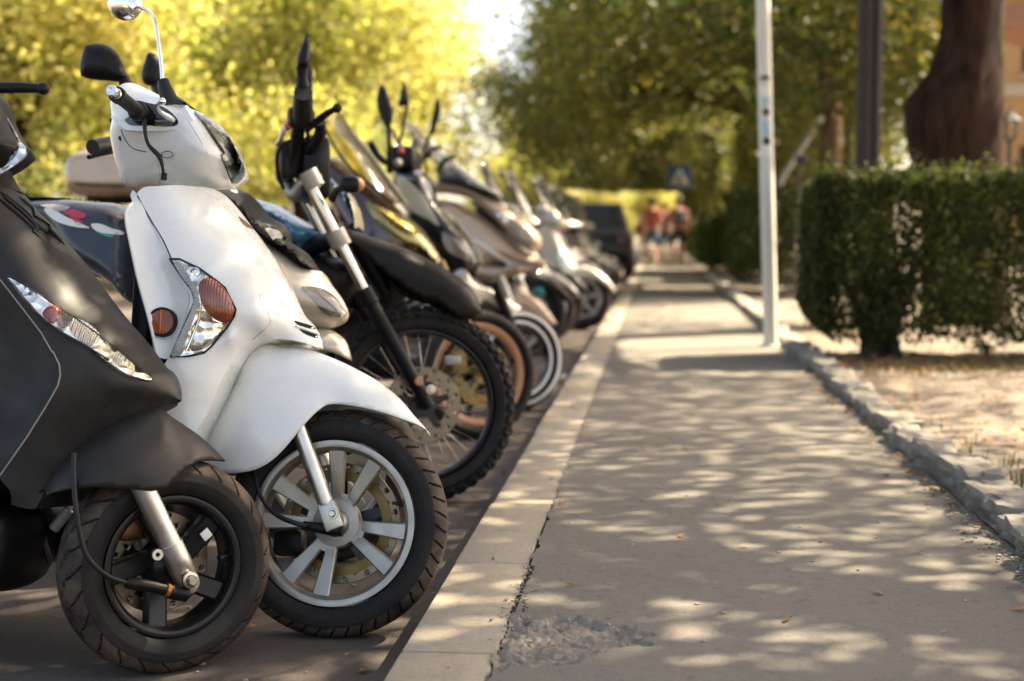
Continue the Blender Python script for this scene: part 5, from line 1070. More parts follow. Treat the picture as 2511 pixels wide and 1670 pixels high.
U0 = fd1.W(*q('H', (585, 130))[0], -.10); U1 = fd1.W(*q('H', (1060, 1050))[0], -.10); LB = fd1.W(*q('I', (790, 880))[0], -.10)
for s in (0, 1):
    o_ = fd1.Y*.2*s; put('fork_tube', tube([U0+o_, U1+o_], .0205, 16), M['forkchrome'], Dk); put('fork_slider', tube([U1+o_-(U1-U0).normalized()*.0, U1.lerp(LB, .12)+o_, U1.lerp(LB, .13)+o_, LB+o_], [.031, .031, .026, .024], 16), M['black'], Dk)
put('fork_guard', tube([fd1.W(*q('H', p)[0], .05) for p in ((930, 520), (1000, 620), (1130, 860), (1250, 1090))], [.022, .036, .034, .02], 12, .04), M['black'], Dk)
mb = bolt(fd1.W(*q('I', (802, 772))[0], -.128), -fd1.Y, .011, MB()); put('axle_bolt', mb, M['steel'], Dk); put('side_reflector', lathe(fd1.W(*q('I', (728, 720))[0], -.13), -fd1.Y, [(0, .006), (.014, .006), (.016, 0)], 18), M['orange'], Dk)
put('brake_caliper', rbox(fd1.W(*q('I', (935, 590))[0], -.05), (fd1.X, fd1.Y, fd1.Z), (.06, .04, .035), .01), M['grey'], Dk)
# clamps and bars
def cl(pts, lats, r, name, mat, step=.02, n=12, par=None): return put(name, tube([fd1.W(*p, l) for p, l in zip(pts, lats)], r, n, step), M[mat], par or Dk)
cl(q('G', (420, 1390), (480, 1470), (540, 1560), (640, 1440), (740, 1425)), (.1, .06, 0, -.06, -.11), .026, 'upper_clamp', 'dullalu')
put('clamp_bolt', lathe(fd1.W(*q('G', (700, 1440))[0], -.11), (U1-U0).normalized(), [(.0, -.04), (.032, -.04), (.034, .02), (.024, .022), (0, .022)], 20), M['dullalu'], Dk)
cl(q('H', (600, 720), (680, 690), (780, 645), (850, 640)), (.1, .05, -.05, -.11), .03, 'lower_clamp', 'black')
put('clamp_ring', lathe(fd1.W(*q('H', (850, 632))[0], -.10), (U1-U0).normalized(), [(.0, -.03), (.036, -.03), (.036, .03), (0, .03)], 20), M['dullalu'], Dk)
cl(q('G', (520, 1390), (545, 1200), (560, 1000), (600, 800), (610, 640)), (-.03, -.06, -.12, -.22, -.32), [.026, .026, .024, .021, .020], 'handlebar', 'black')
cl(q('G', (600, 880), (606, 760), (612, 620)), (-.22, -.29, -.38), [.030, .033, .030], 'grip', 'hose')
put('switch_housing', rbox(fd1.W(*q('G', (590, 850))[0], -.2), (fd1.X, fd1.Y, fd1.Z), (.09, .06, .07), .02), M['black'], Dk)
m1, _ = mirror_ball(fd1, q('G', (650, 70), (668, 130), (670, 340), (645, 392), (560, 394), (553, 340), (575, 250), (612, 150)), -.38, .03, 'mirror', Dk, M['black'], .04)
cl(q('G', (600, 385), (600, 470), (606, 560), (610, 640)), (-.38, -.37, -.36, -.34), [.02, .017, .022, .03], 'mirror_stem', 'black', par=m1)
m2, _ = mirror_ball(fd1, q('G', (668, 350), (690, 420), (700, 520), (688, 590), (650, 642), (640, 560)), .30, .02, 'mirror', Dk, M['black'], .03)
put('mirror_stem', tube([fd1.W(*q('G', (655, 630))[0], .30), fd1.W(*q('G', (660, 800))[0], .22), fd1.W(*q('G', (600, 1000))[0], .1)], .009, 8, .03), M['black'], m2)
lv = cl(q('G', (650, 960), (745, 880), (830, 815), (915, 768)), (-.22, -.26, -.30, -.34), [.011, .012, .011, .010], 'brake_lever', 'black'); put('lever_ball', ball(fd1.W(*q('G', (922, 766))[0], -.34), .016), M['black'], lv)
cl(q('G', (760, 900), (770, 980), (720, 1090), (640, 1160)), (-.2, -.18, -.14, -.08), .02, 'lever_bracket', 'black')
put('switch_red', ball(fd1.W(*q('G', (470, 930))[0], -.2), .012), M['red'], Dk)
cl(q('G', (500, 930), (430, 960), (410, 1050), (370, 1095)), (-.18, -.17, -.15, -.12), .009, 'hand_guard_tube', 'alu')
cl(q('G', (520, 1060), (430, 1090), (375, 1190), (385, 1380), (430, 1500)), (-.15, -.14, -.1, -.05, 0), .0065, 'brake_hose', 'hose')
cl(q('G', (640, 900), (660, 1200), (600, 1400), (560, 1500)), (-.15, -.08, -.04, 0), .007, 'throttle_cable', 'hose')
put('instrument', rbox(fd1.W(*q('G', (450, 1260))[0], .02), (fd1.X, fd1.Y, fd1.Z), (.06, .16, .13), .02), M['black'], Dk)
put('number_plate_holder', rbox(fd1.W(*q('G', (700, 1330))[0], .0), (fd1.X, fd1.Y, fd1.Z), (.10, .2, .22), .03), M['black'], Dk)
cl(q('H', (800, 300), (830, 240), (900, 190)), (-.11, -.15, -.2), [.014, .011, .014], 'indicator_stem', 'black')
ic = fd1.W(*q('H', (955, 178))[0], -.22); ind = put('turn_signal', ball(ic, .030, None, 16, (1.3, .9, 1)), M['black'], Dk); put('lens', ball(ic+fd1.X*.016, .0265, None, 16, (1.2, .95, 1.0)), M['orange'], ind)
# fender, tank and shrouds
dfo = q('H', (900, 560), (1030, 590), (1160, 640), (1350, 700), (1600, 815), (1800, 928), (1960, 1060), (2030, 1200), (2044, 1262), (2000, 1296, 'c'), (1900, 1296, .07), (1830, 1268, .075), (1700, 1172, .08), (1530, 1118, .085), (1380, 1020, .09), (1200, 880, .09), (1050, 720, .09), (930, 640, .08, 'c'))
shell(fd1, dfo, q('H', (1500, 950, .095), (1200, 750, .095), (1850, 1100, .085)), .075, .018, .005, 'front_fender', M['black'], Dk)
tk = q('H', (-200, 260), (0, 240), (160, 296), (330, 348), (520, 455), (700, 560), (772, 612, 'c'), (700, 670), (600, 748), (480, 680), (400, 560), (200, 480), (-100, 440))
tko, tks = full(fd0, tk, q('H', (300, 450, .17), (550, 600, .16), (0, 330, .14)), M['tankblue'], 'tank', Dk, .07, .016)
put('stripe', patch(fd0, tks, q('H', (500, 668), (560, 690), (606, 716), (600, 742), (540, 712)), .003, .004, .01)[0], M['whiteprint'], tko)
sh, shs = full(fd0, q('H', (735, 50), (830, 168), (940, 250), (1000, 400), (1030, 575, 'c'), (1000, 520), (965, 440), (880, 300), (770, 150)), q('H', (920, 330, .12), (840, 220, .11)), M['deepblue'], 'radiator_shroud', Dk, .03, .014)
full(shaded(fd0, -.02), q('H', (930, 232), (985, 320), (1020, 420), (1036, 560), (1022, 580), (1004, 430), (960, 300)), q('H', (1005, 400, .1)), M['cream'], 'shroud_edge', Dk, .01, .014)
full(fd0, q('H', (-100, 420), (300, 520), (600, 730), (900, 800), (1050, 900), (900, 1300), (500, 1500), (0, 1300), (-300, 800)), q('H', (400, 900, .15), (0, 800, .16)), M['black'], 'engine', Dk, .06, .03)
L_ = Loc(fd0.o); L_.X, L_.Y, L_.Z = fd0.X, fd0.Y, fd0.Z
full(L_, [(-.55, .86), (-.9, .88), (-1.5, .93), (-1.95, 1.0), (-1.9, .92), (-1.4, .82), (-.9, .78), (-.6, .78)], [(-.9, .83, .12), (-1.5, .88, .12)], M['seat'], 'seat', Dk, .05, .03)
mb = MB(); rimring(fd0, (-1.45, .32), .225, .05, mb, 48, .008, .014); lathe(fd0.P(-1.45, 0, .32), fd0.Y, [(0, -.06), (.05, -.05), (.05, .05), (0, .06)], 20, mb); wr = put('rear_wheel', mb, M['dark'], Dk); tyre(fd0, (-1.45, .32), .32, .065, .23, wr, gr_knobs(40), 240, 19, ('rubber', 'rubber'))
put('swingarm', tube([fd0.P(-1.45, -.1, .32), fd0.P(-.85, -.1, .4)], .028, 10), M['alu'], Dk); put('exhaust', tube([fd0.P(-.5, -.12, .35), fd0.P(-.8, -.16, .3), fd0.P(-1.2, -.18, .62), fd0.P(-1.75, -.18, .82)], [.022, .024, .05, .052], 14, .06), M['alu'], Dk)
# ================================================================ maroon sport bike with orange rims
fe0 = Frame((0, 6.55, 0), 0, 6); x_, z_ = fe0.uv(740+1100/2.5286, 650+674/2.5286, 0); fe0.o = Vector((x_, 6.55, 0)); fe1 = Frame(fe0.o, 36, 5)
Ek = thing('motorcycle', fe0.o, 'dark maroon sports motorcycle with orange wheel rims and a yellow tinted windscreen', 'motorcycle', G5); wz = .30
mb = MB(); rimring(fe1, (0, wz), .238, .04, mb, 80, .02, .026)
whe = put('front_wheel', mb, M['orange'], Ek); tyre(fe1, (0, wz), .302, .062, .242, whe, None, 96, 19)
mb = MB()
for i in range(6): spoke(fe1, (0, wz), radians(15+60*i), .03, .222, .035, .026, -.01, -.01, .022, mb)
lathe(fe1.P(0, 0, wz), fe1.Y, [(0, -.06), (.04, -.05), (.045, .05), (0, .06)], 24, mb); put('spokes', mb, M['dark'], whe)
disc(fe1, (0, wz), -.055, .10, .15, whe, 20, 'gold', .005, 'gold'); disc(fe1, (0, wz), .055, .10, .15, whe, 0, 'disc', .005)
put('caliper', rbox(fe1.P(-.13, -.07, wz+.06), (fe1.X, fe1.Y, fe1.Z), (.08, .06, .12), .015), M['gold'], Ek)
for s in (-1, 1): put('fork_leg', tube([fe1.P(0, .11*s, wz), fe1.P(-.22, .11*s, .82)], [.028, .024], 14), M['gold'] if s < 0 else M['black'], Ek)
feo = q('H', (560, -120), (700, -60), (850, -40), (1000, 62), (1200, 230), (1400, 424), (1560, 562), (1690, 760), (1748, 884, 'c'), (1700, 884), (1550, 790), (1420, 900), (1250, 900), (1050, 800), (900, 560), (760, 300), (600, 100))
ef, es_ = full(fe0, feo, q('H', (1100, 400, .17), (1350, 620, .15), (900, 200, .14), (1600, 800, .08), (1150, 750, .17)), M['maroon'], 'fairing', Ek, .08, .018)
mbp, _ = patch(fe0, es_, q('H', (1072, 312), (1200, 368), (1400, 452), (1555, 575), (1680, 750), (1735, 868), (1680, 836), (1545, 748), (1350, 636), (1160, 470)), .004, .01, .014, .006, .03); eh = put('headlight', mbp, metal('smoked_reflector', (.45, .42, .30), .25), ef)
mbp, _ = patch(fe0, es_, q('H', (1072, 312), (1200, 368), (1400, 452), (1555, 575), (1680, 750), (1735, 868), (1680, 836), (1545, 748), (1350, 636), (1160, 470)), .018, .004, .014, .006, .03); put('lens', mbp, M['tint'], eh)
wso = q('G', (782, 884, .11, 'c'), (840, 812, .08), (905, 786, .03), (945, 812), (1080, 1000), (1230, 1190), (1400, 1420), (1560, 1650), (1600, 1760, 'c'), (1440, 1640, .15), (1240, 1480, .17), (1050, 1320, .17), (900, 1130, .15))
mbp, wss = panel(fe0, wso, q('G', (1000, 1050, .14), (1250, 1350, .14)), .10, .016); mbp.f = [f for f in mbp.f if len(f) == 3]; mbp.m = [0]*len(mbp.f); ws_o = put('windscreen', mbp, M['tint'], Ek, None)
put('screen_edge', tube([fe0.W(*q('G', p)[0], l) for p, l in (((782, 884), -.11), (((900, 1130)), -.15), ((1050, 1320), -.17), ((1240, 1480), -.17), ((1440, 1640), -.15))], .006, 8, .03), M['black'], ws_o)
put('screen_ridge', tube([fe0.W(*q('G', p)[0], 0) for p in ((905, 788), (1080, 1000), (1230, 1190), (1400, 1420), (1560, 1650))], .006, 8, .03), M['cream'], ws_o)
full(fe0, q('H', (700, 500), (1000, 760), (1350, 900), (1500, 900), (1350, 1200), (1000, 1400), (500, 1500), (0, 1200), (200, 700)), q('H', (800, 1000, .18), (1200, 950, .15)), M['black'], 'lower_fairing', Ek, .07, .03)
efo = q('I', (560, 320), (640, 230), (760, 190), (900, 215), (1000, 290), (1060, 345, 'c'), (980, 340, .06), (860, 300, .07), (740, 310, .075), (640, 400, .07, 'c')); shell(fe1, efo, (), .05, .018, .005, 'front_fender', M['gloss'], Ek)
L_ = Loc(fe0.o); L_.X, L_.Y, L_.Z = fe0.X, fe0.Y, fe0.Z
full(L_, [(-.4, .92), (-.6, 1.0), (-.85, .95), (-1.0, .82), (-.7, .7), (-.4, .75)], [(-.65, .85, .16)], M['maroon'], 'tank', Ek, .07, .03)
full(L_, [(-.95, .8), (-1.2, .82), (-1.5, .95), (-1.85, 1.02), (-1.75, .9), (-1.3, .72), (-1.0, .7)], [(-1.2, .77, .13), (-1.6, .92, .1)], M['seat'], 'seat', Ek, .05, .03)
mb = MB(); rimring(fe0, (-1.4, .31), .23, .06, mb, 60, .016, .024); [spoke(fe0, (-1.4, .31), i*pi/3, .0, .215, .04, .03, -.02, -.02, .04, mb) for i in range(6)]; wr = put('rear_wheel', mb, M['orange'], Ek); tyre(fe0, (-1.4, .31), .31, .085, .235, wr, None, 72, 17)
# ================================================================ cream and black scooter (pale striped rim)
ff0 = Frame((0, 7.6, 0), 0, 5); x_, z_ = ff0.uv(740+1335/2.5286, 650+590/2.5286, 0); ff0.o = Vector((x_, 7.6, 0)); ff1 = Frame(ff0.o, 34, 4); wz = .28
Fk = thing('scooter', ff0.o, 'black and cream scooter with pear shaped mirrors and pale striped wheel rims', 'scooter', G5)
mb = MB(); rimring(ff1, (0, wz), .205, .045, mb, 70, .012, .02)
for i in range(5): spoke(ff1, (0, wz), radians(10+72*i), .03, .19, .04, .035, 0, -.01, .03, mb)
lathe(ff1.P(0, 0, wz), ff1.Y, [(0, -.06), (.045, -.05), (.05, .05), (0, .06)], 24, mb); whf = put('front_wheel', mb, M['dark'], Fk); tyre(ff1, (0, wz), .282, .062, .208, whf, None, 96, 19)
for r0 in (.200, .243):
    yy = -.0455 if r0 < .21 else -.0635
    put('rim_stripe', lathe(ff1.P(0, 0, wz), ff1.Y, [(r0-.010, yy-.0005), (r0-.008, yy-.003), (r0+.008, yy-.003), (r0+.010, yy-.0005)], 72), M['whiteprint'], whf)
for s in (-1, 1): put('fork_leg', tube([ff1.P(0, .10*s, wz), ff1.P(-.16, .10*s, .7)], .026, 14), M['black'], Fk)
shell(ff1, q('I', (955, 60), (985, 25), (1050, 95), (1190, 160), (1330, 245), (1425, 332, 'c'), (1370, 330, .05), (1250, 285, .065), (1130, 225, .075), (1080, 260, .08), (1010, 200, .08, 'c')), q('I', (1150, 180, .08)), .055, .016, .005, 'front_fender', M['silver'], Fk)
fo2 = q('J', (300, 880), (420, 830), (600, 880), (690, 1100), (800, 1250), (900, 1370), (1000, 1500), (1050, 1620), (1060, 1720), (980, 1800), (760, 1830), (640, 1700), (560, 1500), (420, 1250), (320, 1050))
ffo, ffs = full(ff0, fo2, q('J', (500, 1000, .16), (700, 1300, .17), (850, 1500, .15), (900, 1680, .1)), M['gloss'], 'front_cover', Fk, .09, .016)
put('cream_panel', patch(ff0, ffs, q('J', (335, 925), (372, 900), (450, 955), (560, 1060), (640, 1195), (702, 1332), (600, 1272), (450, 1192), (400, 1120), (342, 1000)), .006, .01, .014, .004)[0], M['cream'], ffo)
hp_ = q('K', (120, 588), (200, 618), (300, 700), (372, 790), (372, 832), (270, 812), (165, 745)); mbp, _ = patch(ff0, ffs, hp_, .003, .01, .012); fh = put('headlight', mbp, M['reflribs'], ffo); put('lens', patch(ff0, ffs, hp_, .012, .003, .012, .004)[0], M['lens'], fh)
put('edge_trim', tube([onsurf(ff0, ffs, *p, .001) for p in q('K', (95, 385), (200, 470), (310, 580), (400, 720), (455, 850))], .006, 8, .03), M['cream'], ffo)
mbp, _ = panel(ff0, q('J', (110, 500, .05), (150, 420), (190, 372), (260, 430), (345, 560), (420, 760), (300, 760, .14, 'c'), (190, 700, .12)), q('J', (250, 600, .11)), .07, .02); mbp.f = [f for f in mbp.f if len(f) == 3]; mbp.m = [0]*len(mbp.f); put('windscreen', mbp, M['clear'], Fk, None)
def cj(fr, pts, lats, r, name, mat, root, step=.03, n=10): return put(name, tube([fr.W(*p, l) for p, l in zip(q('J', *pts), lats)], r, n, step), M[mat], root)
m1, _ = mirror_ball(ff0, q('J', (200, 94), (236, 130), (272, 230), (300, 345), (272, 470), (255, 485), (190, 385), (158, 280), (163, 170)), -.36, .03, 'mirror', Fk, M['black'], .05); cj(ff0, [(260, 470), (264, 640), (272, 860)], [-.36, -.33, -.24], [.012, .012, .018], 'mirror_stem', 'black', m1)
m2, _ = mirror_ball(ff0, q('J', (396, 58), (416, 130), (432, 262), (345, 288), (358, 205)), .34, .025, 'mirror', Fk, M['black'], .04); cj(ff0, [(425, 262), (390, 450), (350, 660)], [.34, .3, .2], .010, 'mirror_stem', 'black', m2)
cj(ff0, [(100, 600), (150, 700), (250, 780), (400, 800)], [-.36, -.32, -.2, -.05], [.022, .02, .02, .022], 'handlebar', 'black', Fk)
cj(ff0, [(500, 600), (470, 680), (420, 800)], [.36, .3, .1], [.022, .022, .02], 'grip', 'hose', Fk)
put('instrument', rbox(ff0.W(*q('J', (400, 760))[0], 0), (ff0.X, ff0.Y, ff0.Z), (.16, .3, .13), .04), M['black'], Fk); put('red_switch', ball(ff0.W(*q('J', (370, 680))[0], -.16), .018), M['red'], Fk); put('chrome_cap', ball(ff0.W(*q('J', (345, 780))[0], -.2), .022), M['silver'], Fk)
scooter_rear(ff0, Fk, M['gloss'], .05)
# beige top case on its rack
tc = q('A', (585, 1330), (605, 1290), (680, 1225), (800, 1200), (960, 1205), (1200, 1230), (1260, 1330), (1270, 1480), (1230, 1560), (1000, 1590), (700, 1585), (600, 1560), (578, 1460))
tco, tcs = full(shaded(ff0, -.02), tc, q('A', (900, 1400, .2)), M['beige'], 'top_case', Fk, .07, .02)
put('case_seam', tube([onsurf(shaded(ff0, -.02), tcs, *p, .0) for p in q('A', (600, 1470), (700, 1478), (850, 1485), (1000, 1490))], .007, 8, .03), M['black'], tco)
put('rack', tube([ff0.W(*p, -.05) for p in q('A', (700, 1600), (900, 1610), (1150, 1605))], .02, 8), M['black'], Fk); put('rack_post', tube([ff0.W(*q('A', (900, 1600))[0], 0), ff0.W(*q('A', (1000, 1800))[0], 0)], .03, 8), M['black'], Fk)
# ================================================================ beige touring scooter with a tall windshield
fg0 = Frame((0, 10.6, 0), 0, 4); x_, z_ = fg0.uv(1265, 820, 0); fg0.o = Vector((x_, 10.6, 0))
Gk = thing('scooter', fg0.o, 'big beige touring scooter with a tall bright edged windshield', 'scooter', G5)
go = q('K', (-60, 330), (80, 318), (230, 330), (350, 398), (500, 488), (650, 600), (800, 735), (930, 800), (1015, 852), (1000, 884), (880, 900), (750, 880), (600, 860), (450, 950), (200, 1000), (-100, 900))
gf, gs = full(fg0, go, q('K', (300, 500, .2), (500, 650, .2), (750, 800, .15), (200, 800, .22)), M['beige'], 'front_cover', Gk, .09, .022)
full(fg0, q('K', (400, 860), (500, 865), (650, 880), (880, 890), (1000, 882), (920, 930), (720, 960), (600, 1030), (450, 1000), (300, 950)), q('K', (600, 920, .2)), M['beige'], 'lower_cowl', Gk, .06, .022)
go2 = q('J', (650, 960), (750, 950), (1000, 1010), (1200, 1120), (1400, 1250), (1560, 1380), (1600, 1480), (1540, 1560), (1400, 1500), (1200, 1290), (1000, 1110), (760, 1050), (640, 1040))
gu, gus = full(fg0, go2, q('J', (900, 1030, .2), (1200, 1200, .19), (1450, 1420, .14)), M['beige'], 'upper_cowl', Gk, .06, .022)
hp_ = q('K', (690, 452), (760, 500), (870, 562), (912, 705), (780, 652), (722, 580)); gh = put('headlight', patch(fg0, gs, hp_, .012, .02, .02)[0], M['gloss'], gf); put('lens', patch(fg0, gs, hp_, .022, .004, .02, .006)[0], M['lens'], gh)
hp_ = q('K', (586, 432), (640, 428), (700, 490), (690, 560), (640, 530)); put('turn_signal', patch(fg0, gs, hp_, .012, .02, .02, .01)[0], M['refl'], gf)
put('edge_trim', tube([onsurf(fg0, gs, *p, .004) for p in q('K', (380, 650), (520, 740), (680, 840), (800, 880), (900, 885))], [.012, .016, .018, .014, .01], 8, .05), M['whiteprint'], gf)
wso = q('J', (400, 420), (470, 440), (600, 570), (760, 720), (1000, 920), (1200, 1050), (1300, 1120, 'c'), (1150, 1090, .2), (950, 960, .24), (760, 850, .25), (560, 760, .24), (420, 560, .2))
mbp, wss = panel(fg0, wso, q('J', (700, 760, .22)), .14, .03); mbp.f = [f for f in mbp.f if len(f) == 3]; mbp.m = [0]*len(mbp.f); wo_ = put('windshield', mbp, M['clear'], Gk, None)
put('screen_edge', tube([fg0.W(*p, -.02) for p in q('J', (590, 580), (680, 690), (800, 790), (1000, 940), (1200, 1070))], [.022, .038, .038, .03, .02], 10, .05), paint('bright_screen_rail', (.80, .78, .72), .2, .8, 0, .05), wo_)
full(fg0, q('J', (700, 830), (820, 810), (1000, 930), (1250, 1090), (1100, 1060), (900, 1000), (720, 980)), q('J', (900, 930, .2)), M['navy'], 'cockpit', Gk, .04, .03)
m1, _ = mirror_ball(fg0, q('J', (685, 208), (716, 280), (692, 420), (640, 540), (620, 520), (622, 470), (648, 330)), -.36, .03, 'mirror', Gk, M['black'], .04); cj(fg0, [(626, 520), (600, 600), (570, 710), (600, 860)], [-.36, -.34, -.3, -.22], .014, 'mirror_stem', 'black', m1)
for p in (((600, 740), (640, 660), (720, 650)), ((690, 850), (760, 750), (830, 735))): cj(fg0, p, [-.24, -.3, -.36], [.02, .018, .016], 'handlebar', 'black', Gk)
wz = .27; fg1 = Frame(fg0.o, 25, 4); mb = MB(); rimring(fg1, (0, wz), .19, .05, mb, 48); [spoke(fg1, (0, wz), i*2*pi/5, 0, .175, .04, .04, 0, -.01, .03, mb) for i in range(5)]; wg = put('front_wheel', mb, M['rim'], Gk); tyre(fg1, (0, wz), .27, .062, .195, wg, None, 64, 15)
for s in (-1, 1): put('fork_leg', tube([fg1.P(0, .1*s, wz), fg1.P(-.14, .1*s, .65)], .024, 10), M['alu'], Gk)
fs2, fss = shell(fg1, q('I', (1270, 200), (1310, 108), (1400, 165), (1500, 255), (1585, 372, 'c'), (1500, 345, .07), (1400, 270, .08), (1330, 260, .08, 'c')), q('I', (1420, 230, .08)), .06, .022, .006, 'front_fender', M['beige'], Gk)
put('cyan_sticker', patch(fg1, fss, q('I', (1430, 150), (1490, 140), (1500, 190), (1450, 185)), .004, .004, .012)[0], M['teal'], fs2)
scooter_rear(fg0, Gk, M['beige'], .05, .2)
# ================================================================ smaller scooters farther along the row
def mini(o, head, steer, body, label, rimmat='rim', R=.265, lensed=True, screen=False):
    f = Frame(o, head, 8); f1 = Frame(o, head+steer, 8)
    for fx_ in (f, f1): fx_.X = fx_.X*1.08; fx_.Y = fx_.Y*1.08; fx_.Z = fx_.Z*1.12                 # full size step-through
    L = Loc(f.o); L.X, L.Y, L.Z = f.X, f.Y, f.Z; L1 = Loc(f1.o); L1.X, L1.Y, L1.Z = f1.X, f1.Y, f1.Z
    k = thing('scooter', f.o, label, 'scooter', G5)
    c, s = full(L, [(-.36, .95), (-.25, .92), (-.15, .74), (-.06, .60), (.02, .52), (.05, .475, 'c'), (0, .46, .08), (-.10, .45, .11), (-.17, .36, .14), (-.23, .27, .16), (-.32, .2, .17), (-.37, .3, .19), (-.40, .55, .2), (-.42, .8, .18)], [(-.3, .6, .18), (-.15, .55, .14), (-.3, .85, .15)], body, 'front_cover', k, .08, .022)
    for pts, nm in (([(-.20, .70), (-.12, .64), (-.06, .54), (-.10, .50), (-.18, .56)], 'turn_signal'),):
        t = put(nm, patch(L, s, pts, .004, .01, .014)[0], M['refl'], c); put('lens', patch(L, s, pts, .010, .003, .014, .004)[0], M['lens'], t)
    h, hs = full(L, [(-.46, 1.05), (-.38, 1.12), (-.27, 1.08), (-.16, .99), (-.12, .93), (-.18, .90), (-.32, .90), (-.43, .95)], [(-.3, 1.0, .13), (-.2, .96, .12)], body, 'handlebar_cover', k, .06, .02)
    pts = [(-.26, 1.05), (-.19, 1.0), (-.14, .94), (-.19, .93), (-.25, .98)]; t = put('headlight', patch(L, hs, pts, .003, .01, .014)[0], M['refl'], h); put('lens', patch(L, hs, pts, .010, .003, .014, .004)[0], M['lens'], t)
    for sd in (-1, 1):
        put('grip', tube([f.P(-.36, .12*sd, 1.03), f.P(-.43, .34*sd, 1.04)], .018, 10), M['hose'], k); ms = put('mirror', ball(f.P(-.36, .30*sd, 1.30), .06, None, 12, (.35, 1.1, .85), (f.X, f.Y, f.Z)), M['gloss'], k); put('mirror_stem', tube([f.P(-.34, .16*sd, 1.06), f.P(-.33, .22*sd, 1.2), f.P(-.345, .29*sd, 1.29)], .007, 8), M['black'], ms)
        put('fork_leg', tube([f1.P(0, .085*sd, R), f1.P(-.15, .085*sd, .62)], .021, 10), M['alu'], k)
    if screen:
        mbp, _ = panel(L, [(-.44, 1.38, .10, 'c'), (-.41, 1.41), (-.27, 1.2), (-.17, 1.02, 'c'), (-.3, 1.04, .17), (-.40, 1.2, .18)], [(-.33, 1.2, .14)], .08, .04); mbp.f = [q_ for q_ in mbp.f if len(q_) == 3]; mbp.m = [0]*len(mbp.f); put('windscreen', mbp, M['clear'], k, None)
    shell(L1, [(-.30, .30), (-.22, .46), (-.1, .56), (.03, .575), (.17, .52), (.30, .40), (.33, .33, 'c'), (.27, .37, .06), (.12, .45, .065), (0, .45, .07), (-.12, .37, .075), (-.24, .28, .07, 'c')], [(0, .5, .075)], .06, .025, .005, 'front_fender', body, k)
    mb = MB(); rimring(f1, (0, R), R*.70, .045, mb, 56)
    for i in range(6): spoke(f1, (0, R), radians(12+60*i), .03, R*.64, .035, .03, 0, -.015, .028, mb)
    lathe(f1.P(0, 0, R), f1.Y, [(0, -.05), (.045, -.04), (.05, .04), (0, .05)], 20, mb); w_ = put('front_wheel', mb, M[rimmat], k); tyre(f1, (0, R), R, .055, R*.71, w_, None, 64, 15)
    scooter_rear(f, k, body); return k
for (y_, hd_, st_, bm_, lab_, rm_, R_, sc_) in [
    (11.65, 0, 20, 'black', 'black scooter tucked right behind the beige touring scooter', 'dark', 0.27, True),
    (12.5, 0, 30, 'grey', 'warm grey scooter with a blue grey rim beyond the beige touring scooter', 'greyrim', 0.27, False),
    (13.35, 0, 15, 'black', 'black scooter between the one with the blue grey rim and the silver grey one', 'dark', 0.27, True),
    (14.15, -4, 8, 'silver', 'silver grey scooter with a bright six spoke wheel angled towards the path', 'rim', 0.285, False),
    (15.0, 0, 25, 'gloss', 'glossy black scooter just beyond the silver grey one with the bright wheel', 'dark', 0.27, True),
    (15.9, 0, 20, 'maroon', 'dark maroon scooter in the middle of the far row', 'rim', 0.27, True),
    (16.8, 0, 20, 'navy', 'navy scooter next to the dark maroon one', 'rim', 0.27, True),
    (17.8, -3, 10, 'matt', 'matt dark grey scooter just beyond the navy one', 'dark', 0.27, False),
    (18.7, 0, 30, 'maroon', 'second dark maroon scooter, in the far part of the row', 'rim', 0.27, True),
    (19.6, -3, 30, 'gloss', 'black scooter with a silver wheel just beyond the second maroon one', 'rim', 0.27, True),
    (20.6, 0, 20, 'grey', 'far warm grey scooter with a silver wheel', 'rim', 0.27, True),
    (21.6, 0, 20, 'grey', 'far warm grey scooter with a dark wheel', 'dark', 0.27, True),
    (22.6, 0, 20, 'navy', 'second navy scooter, near the far end of the row', 'dark', 0.27, True),
    (23.6, 0, 20, 'black', 'last black scooter in the row, next to the dark car', 'dark', 0.27, False)]:
    mini(({14.15: -.74, 12.5: -.95, 11.65: -1.0, 13.35: -.95}.get(y_, -.85), y_, 0), hd_, st_, M[bm_], lab_, rm_, R_, True, sc_)
# ================================================================ dark car parked past the scooters
cx0, cx1, cy0 = -2.30, -.50, 29.5; ck = thing('car', ((cx0+cx1)/2, cy0+2.1, 0), 'black car parked along the kerb beyond the last scooter, seen from behind', 'car')
M['carpaint'] = paint('black_car_paint', (.012, .0125, .013), .38, .25); M['glass'] = plastic('dark_car_glass', (.015, .018, .02), .06, 0)
mid = (cx0+cx1)/2
def csec(y, z0, z1, hw, r=.14):
    return [Vector((mid+s*(hw-(r*.35 if z in (0, 3) else 0)), y, [z0, z0+r, z1-r, z1][z])) for s, z in ((-1, 0), (-1, 1), (-1, 2), (-1, 3), (1, 3), (1, 2), (1, 1), (1, 0))]
put('body', loft([csec(cy0, .42, .95, .80), csec(cy0+.06, .30, 1.02, .87), csec(cy0+.6, .26, 1.04, .91), csec(cy0+3.0, .26, 1.0, .91), csec(cy0+3.9, .28, .92, .88), csec(cy0+4.25, .36, .78, .80)]), M['carpaint'], ck, 50)
def cab_(y, z, hw): return [Vector((mid+hw*s, y, z)) for s in (-1, 1)]
a, b, c2, d2 = (cy0+.12, cy0+.55, cy0+2.0, cy0+2.95)
put('cabin', MB().add([*cab_(a, 1.0, .84), *cab_(b, 1.60, .66), *cab_(c2, 1.60, .66), *cab_(d2, .98, .82)], [(0, 1, 3, 2), (2, 3, 5, 4), (4, 5, 7, 6), (1, 7, 5, 3), (0, 2, 4, 6)]), M['carpaint'], ck, 30)
L3 = lambda p, q_, t: p.lerp(q_, t)
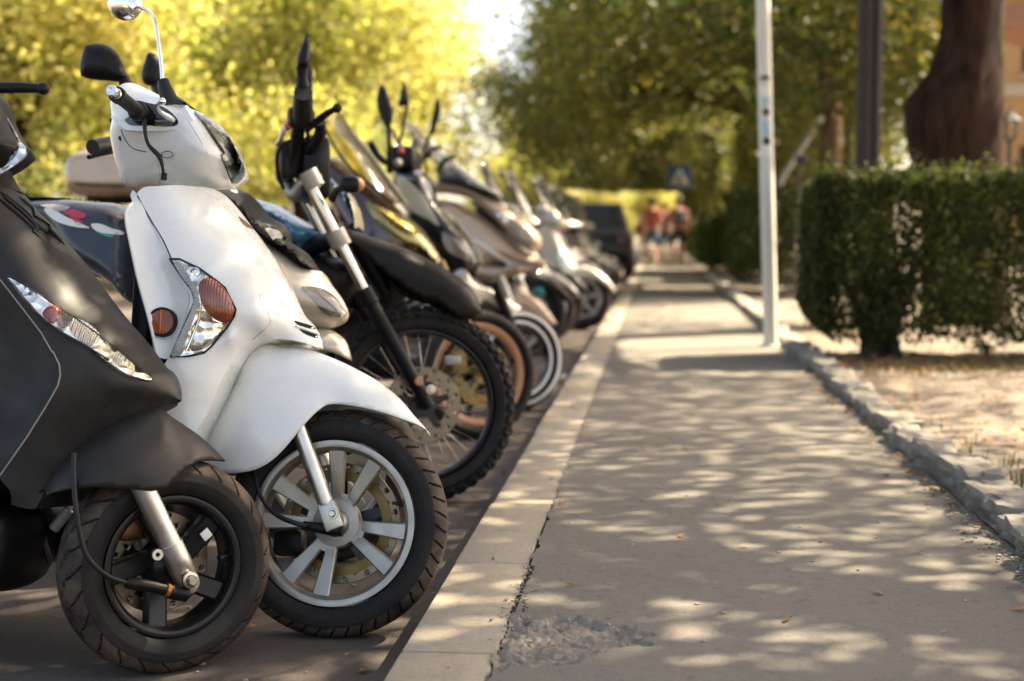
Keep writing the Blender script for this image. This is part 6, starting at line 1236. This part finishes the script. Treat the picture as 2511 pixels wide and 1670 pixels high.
A0_, A1_ = cab_(a, 1.0, .84); B0_, B1_ = cab_(b, 1.6, .66); nrm_ = Vector((0, -.82, .55))*.006
put('rear_window', MB().add([L3(A0_, B0_, .12)+Vector((.10, 0, 0))+nrm_, L3(A1_, B1_, .12)-Vector((.10, 0, 0))+nrm_, L3(A1_, B1_, .9)-Vector((.08, 0, 0))+nrm_, L3(A0_, B0_, .9)+Vector((.08, 0, 0))+nrm_], [(0, 1, 2, 3)]), M['glass'], ck, None)
for s in (0, 1):
    A_ = cab_(a, 1.0, .84)[s]; B_ = cab_(b, 1.6, .66)[s]; C_ = cab_(c2, 1.6, .66)[s]; D_ = cab_(d2, .98, .82)[s]; ox = Vector(((.96 if s else -.96)*.006, 0, .002))
    for t0, t1 in ((.10, .46), (.50, .92)):
        lo0, lo1 = L3(A_, D_, t0), L3(A_, D_, t1); hi0, hi1 = L3(B_, C_, max(t0-.08, .02)), L3(B_, C_, min(t1, .97)); put('side_window', MB().add([L3(lo0, hi0, .1)+ox, L3(lo1, hi1, .1)+ox, L3(lo1, hi1, .9)+ox, L3(lo0, hi0, .9)+ox], [(0, 1, 2, 3)]), M['glass'], ck, None)
for sx in (-1, 1):
    put('tail_light', rbox((mid+sx*.72, cy0+.02, .82), WX, (.20, .10, .20), .03), paint('dark_tail_lamp', (.10, .008, .008), .25, .6), ck)
    for yy in (cy0+.85, cy0+3.35):
        fr_ = Frame((mid+sx*.83, yy, 0), 90); mb = MB(); rimring(fr_, (0, .31), .2, .09, mb, 40); [spoke(fr_, (0, .31), i*2*pi/7, 0, .19, .04, .04, -.06, -.06, .1, mb) for i in range(7)]; w_ = put('wheel', mb, M['rim'], ck); tyre(fr_, (0, .31), .31, .1, .205, w_, None, 48, 13)
    put('wing_mirror', ball((mid+sx*1.0, cy0+2.6, 1.05), .1, None, 12, (1, .6, .7)), M['carpaint'], ck)
put('bumper', rbox((mid, cy0-.02, .45), WX, (1.66, .16, .26), .06), M['black'], ck); put('number_plate', rbox((mid, cy0-.03, .74), WX, (.5, .03, .11), .005), M['whiteprint'], ck)
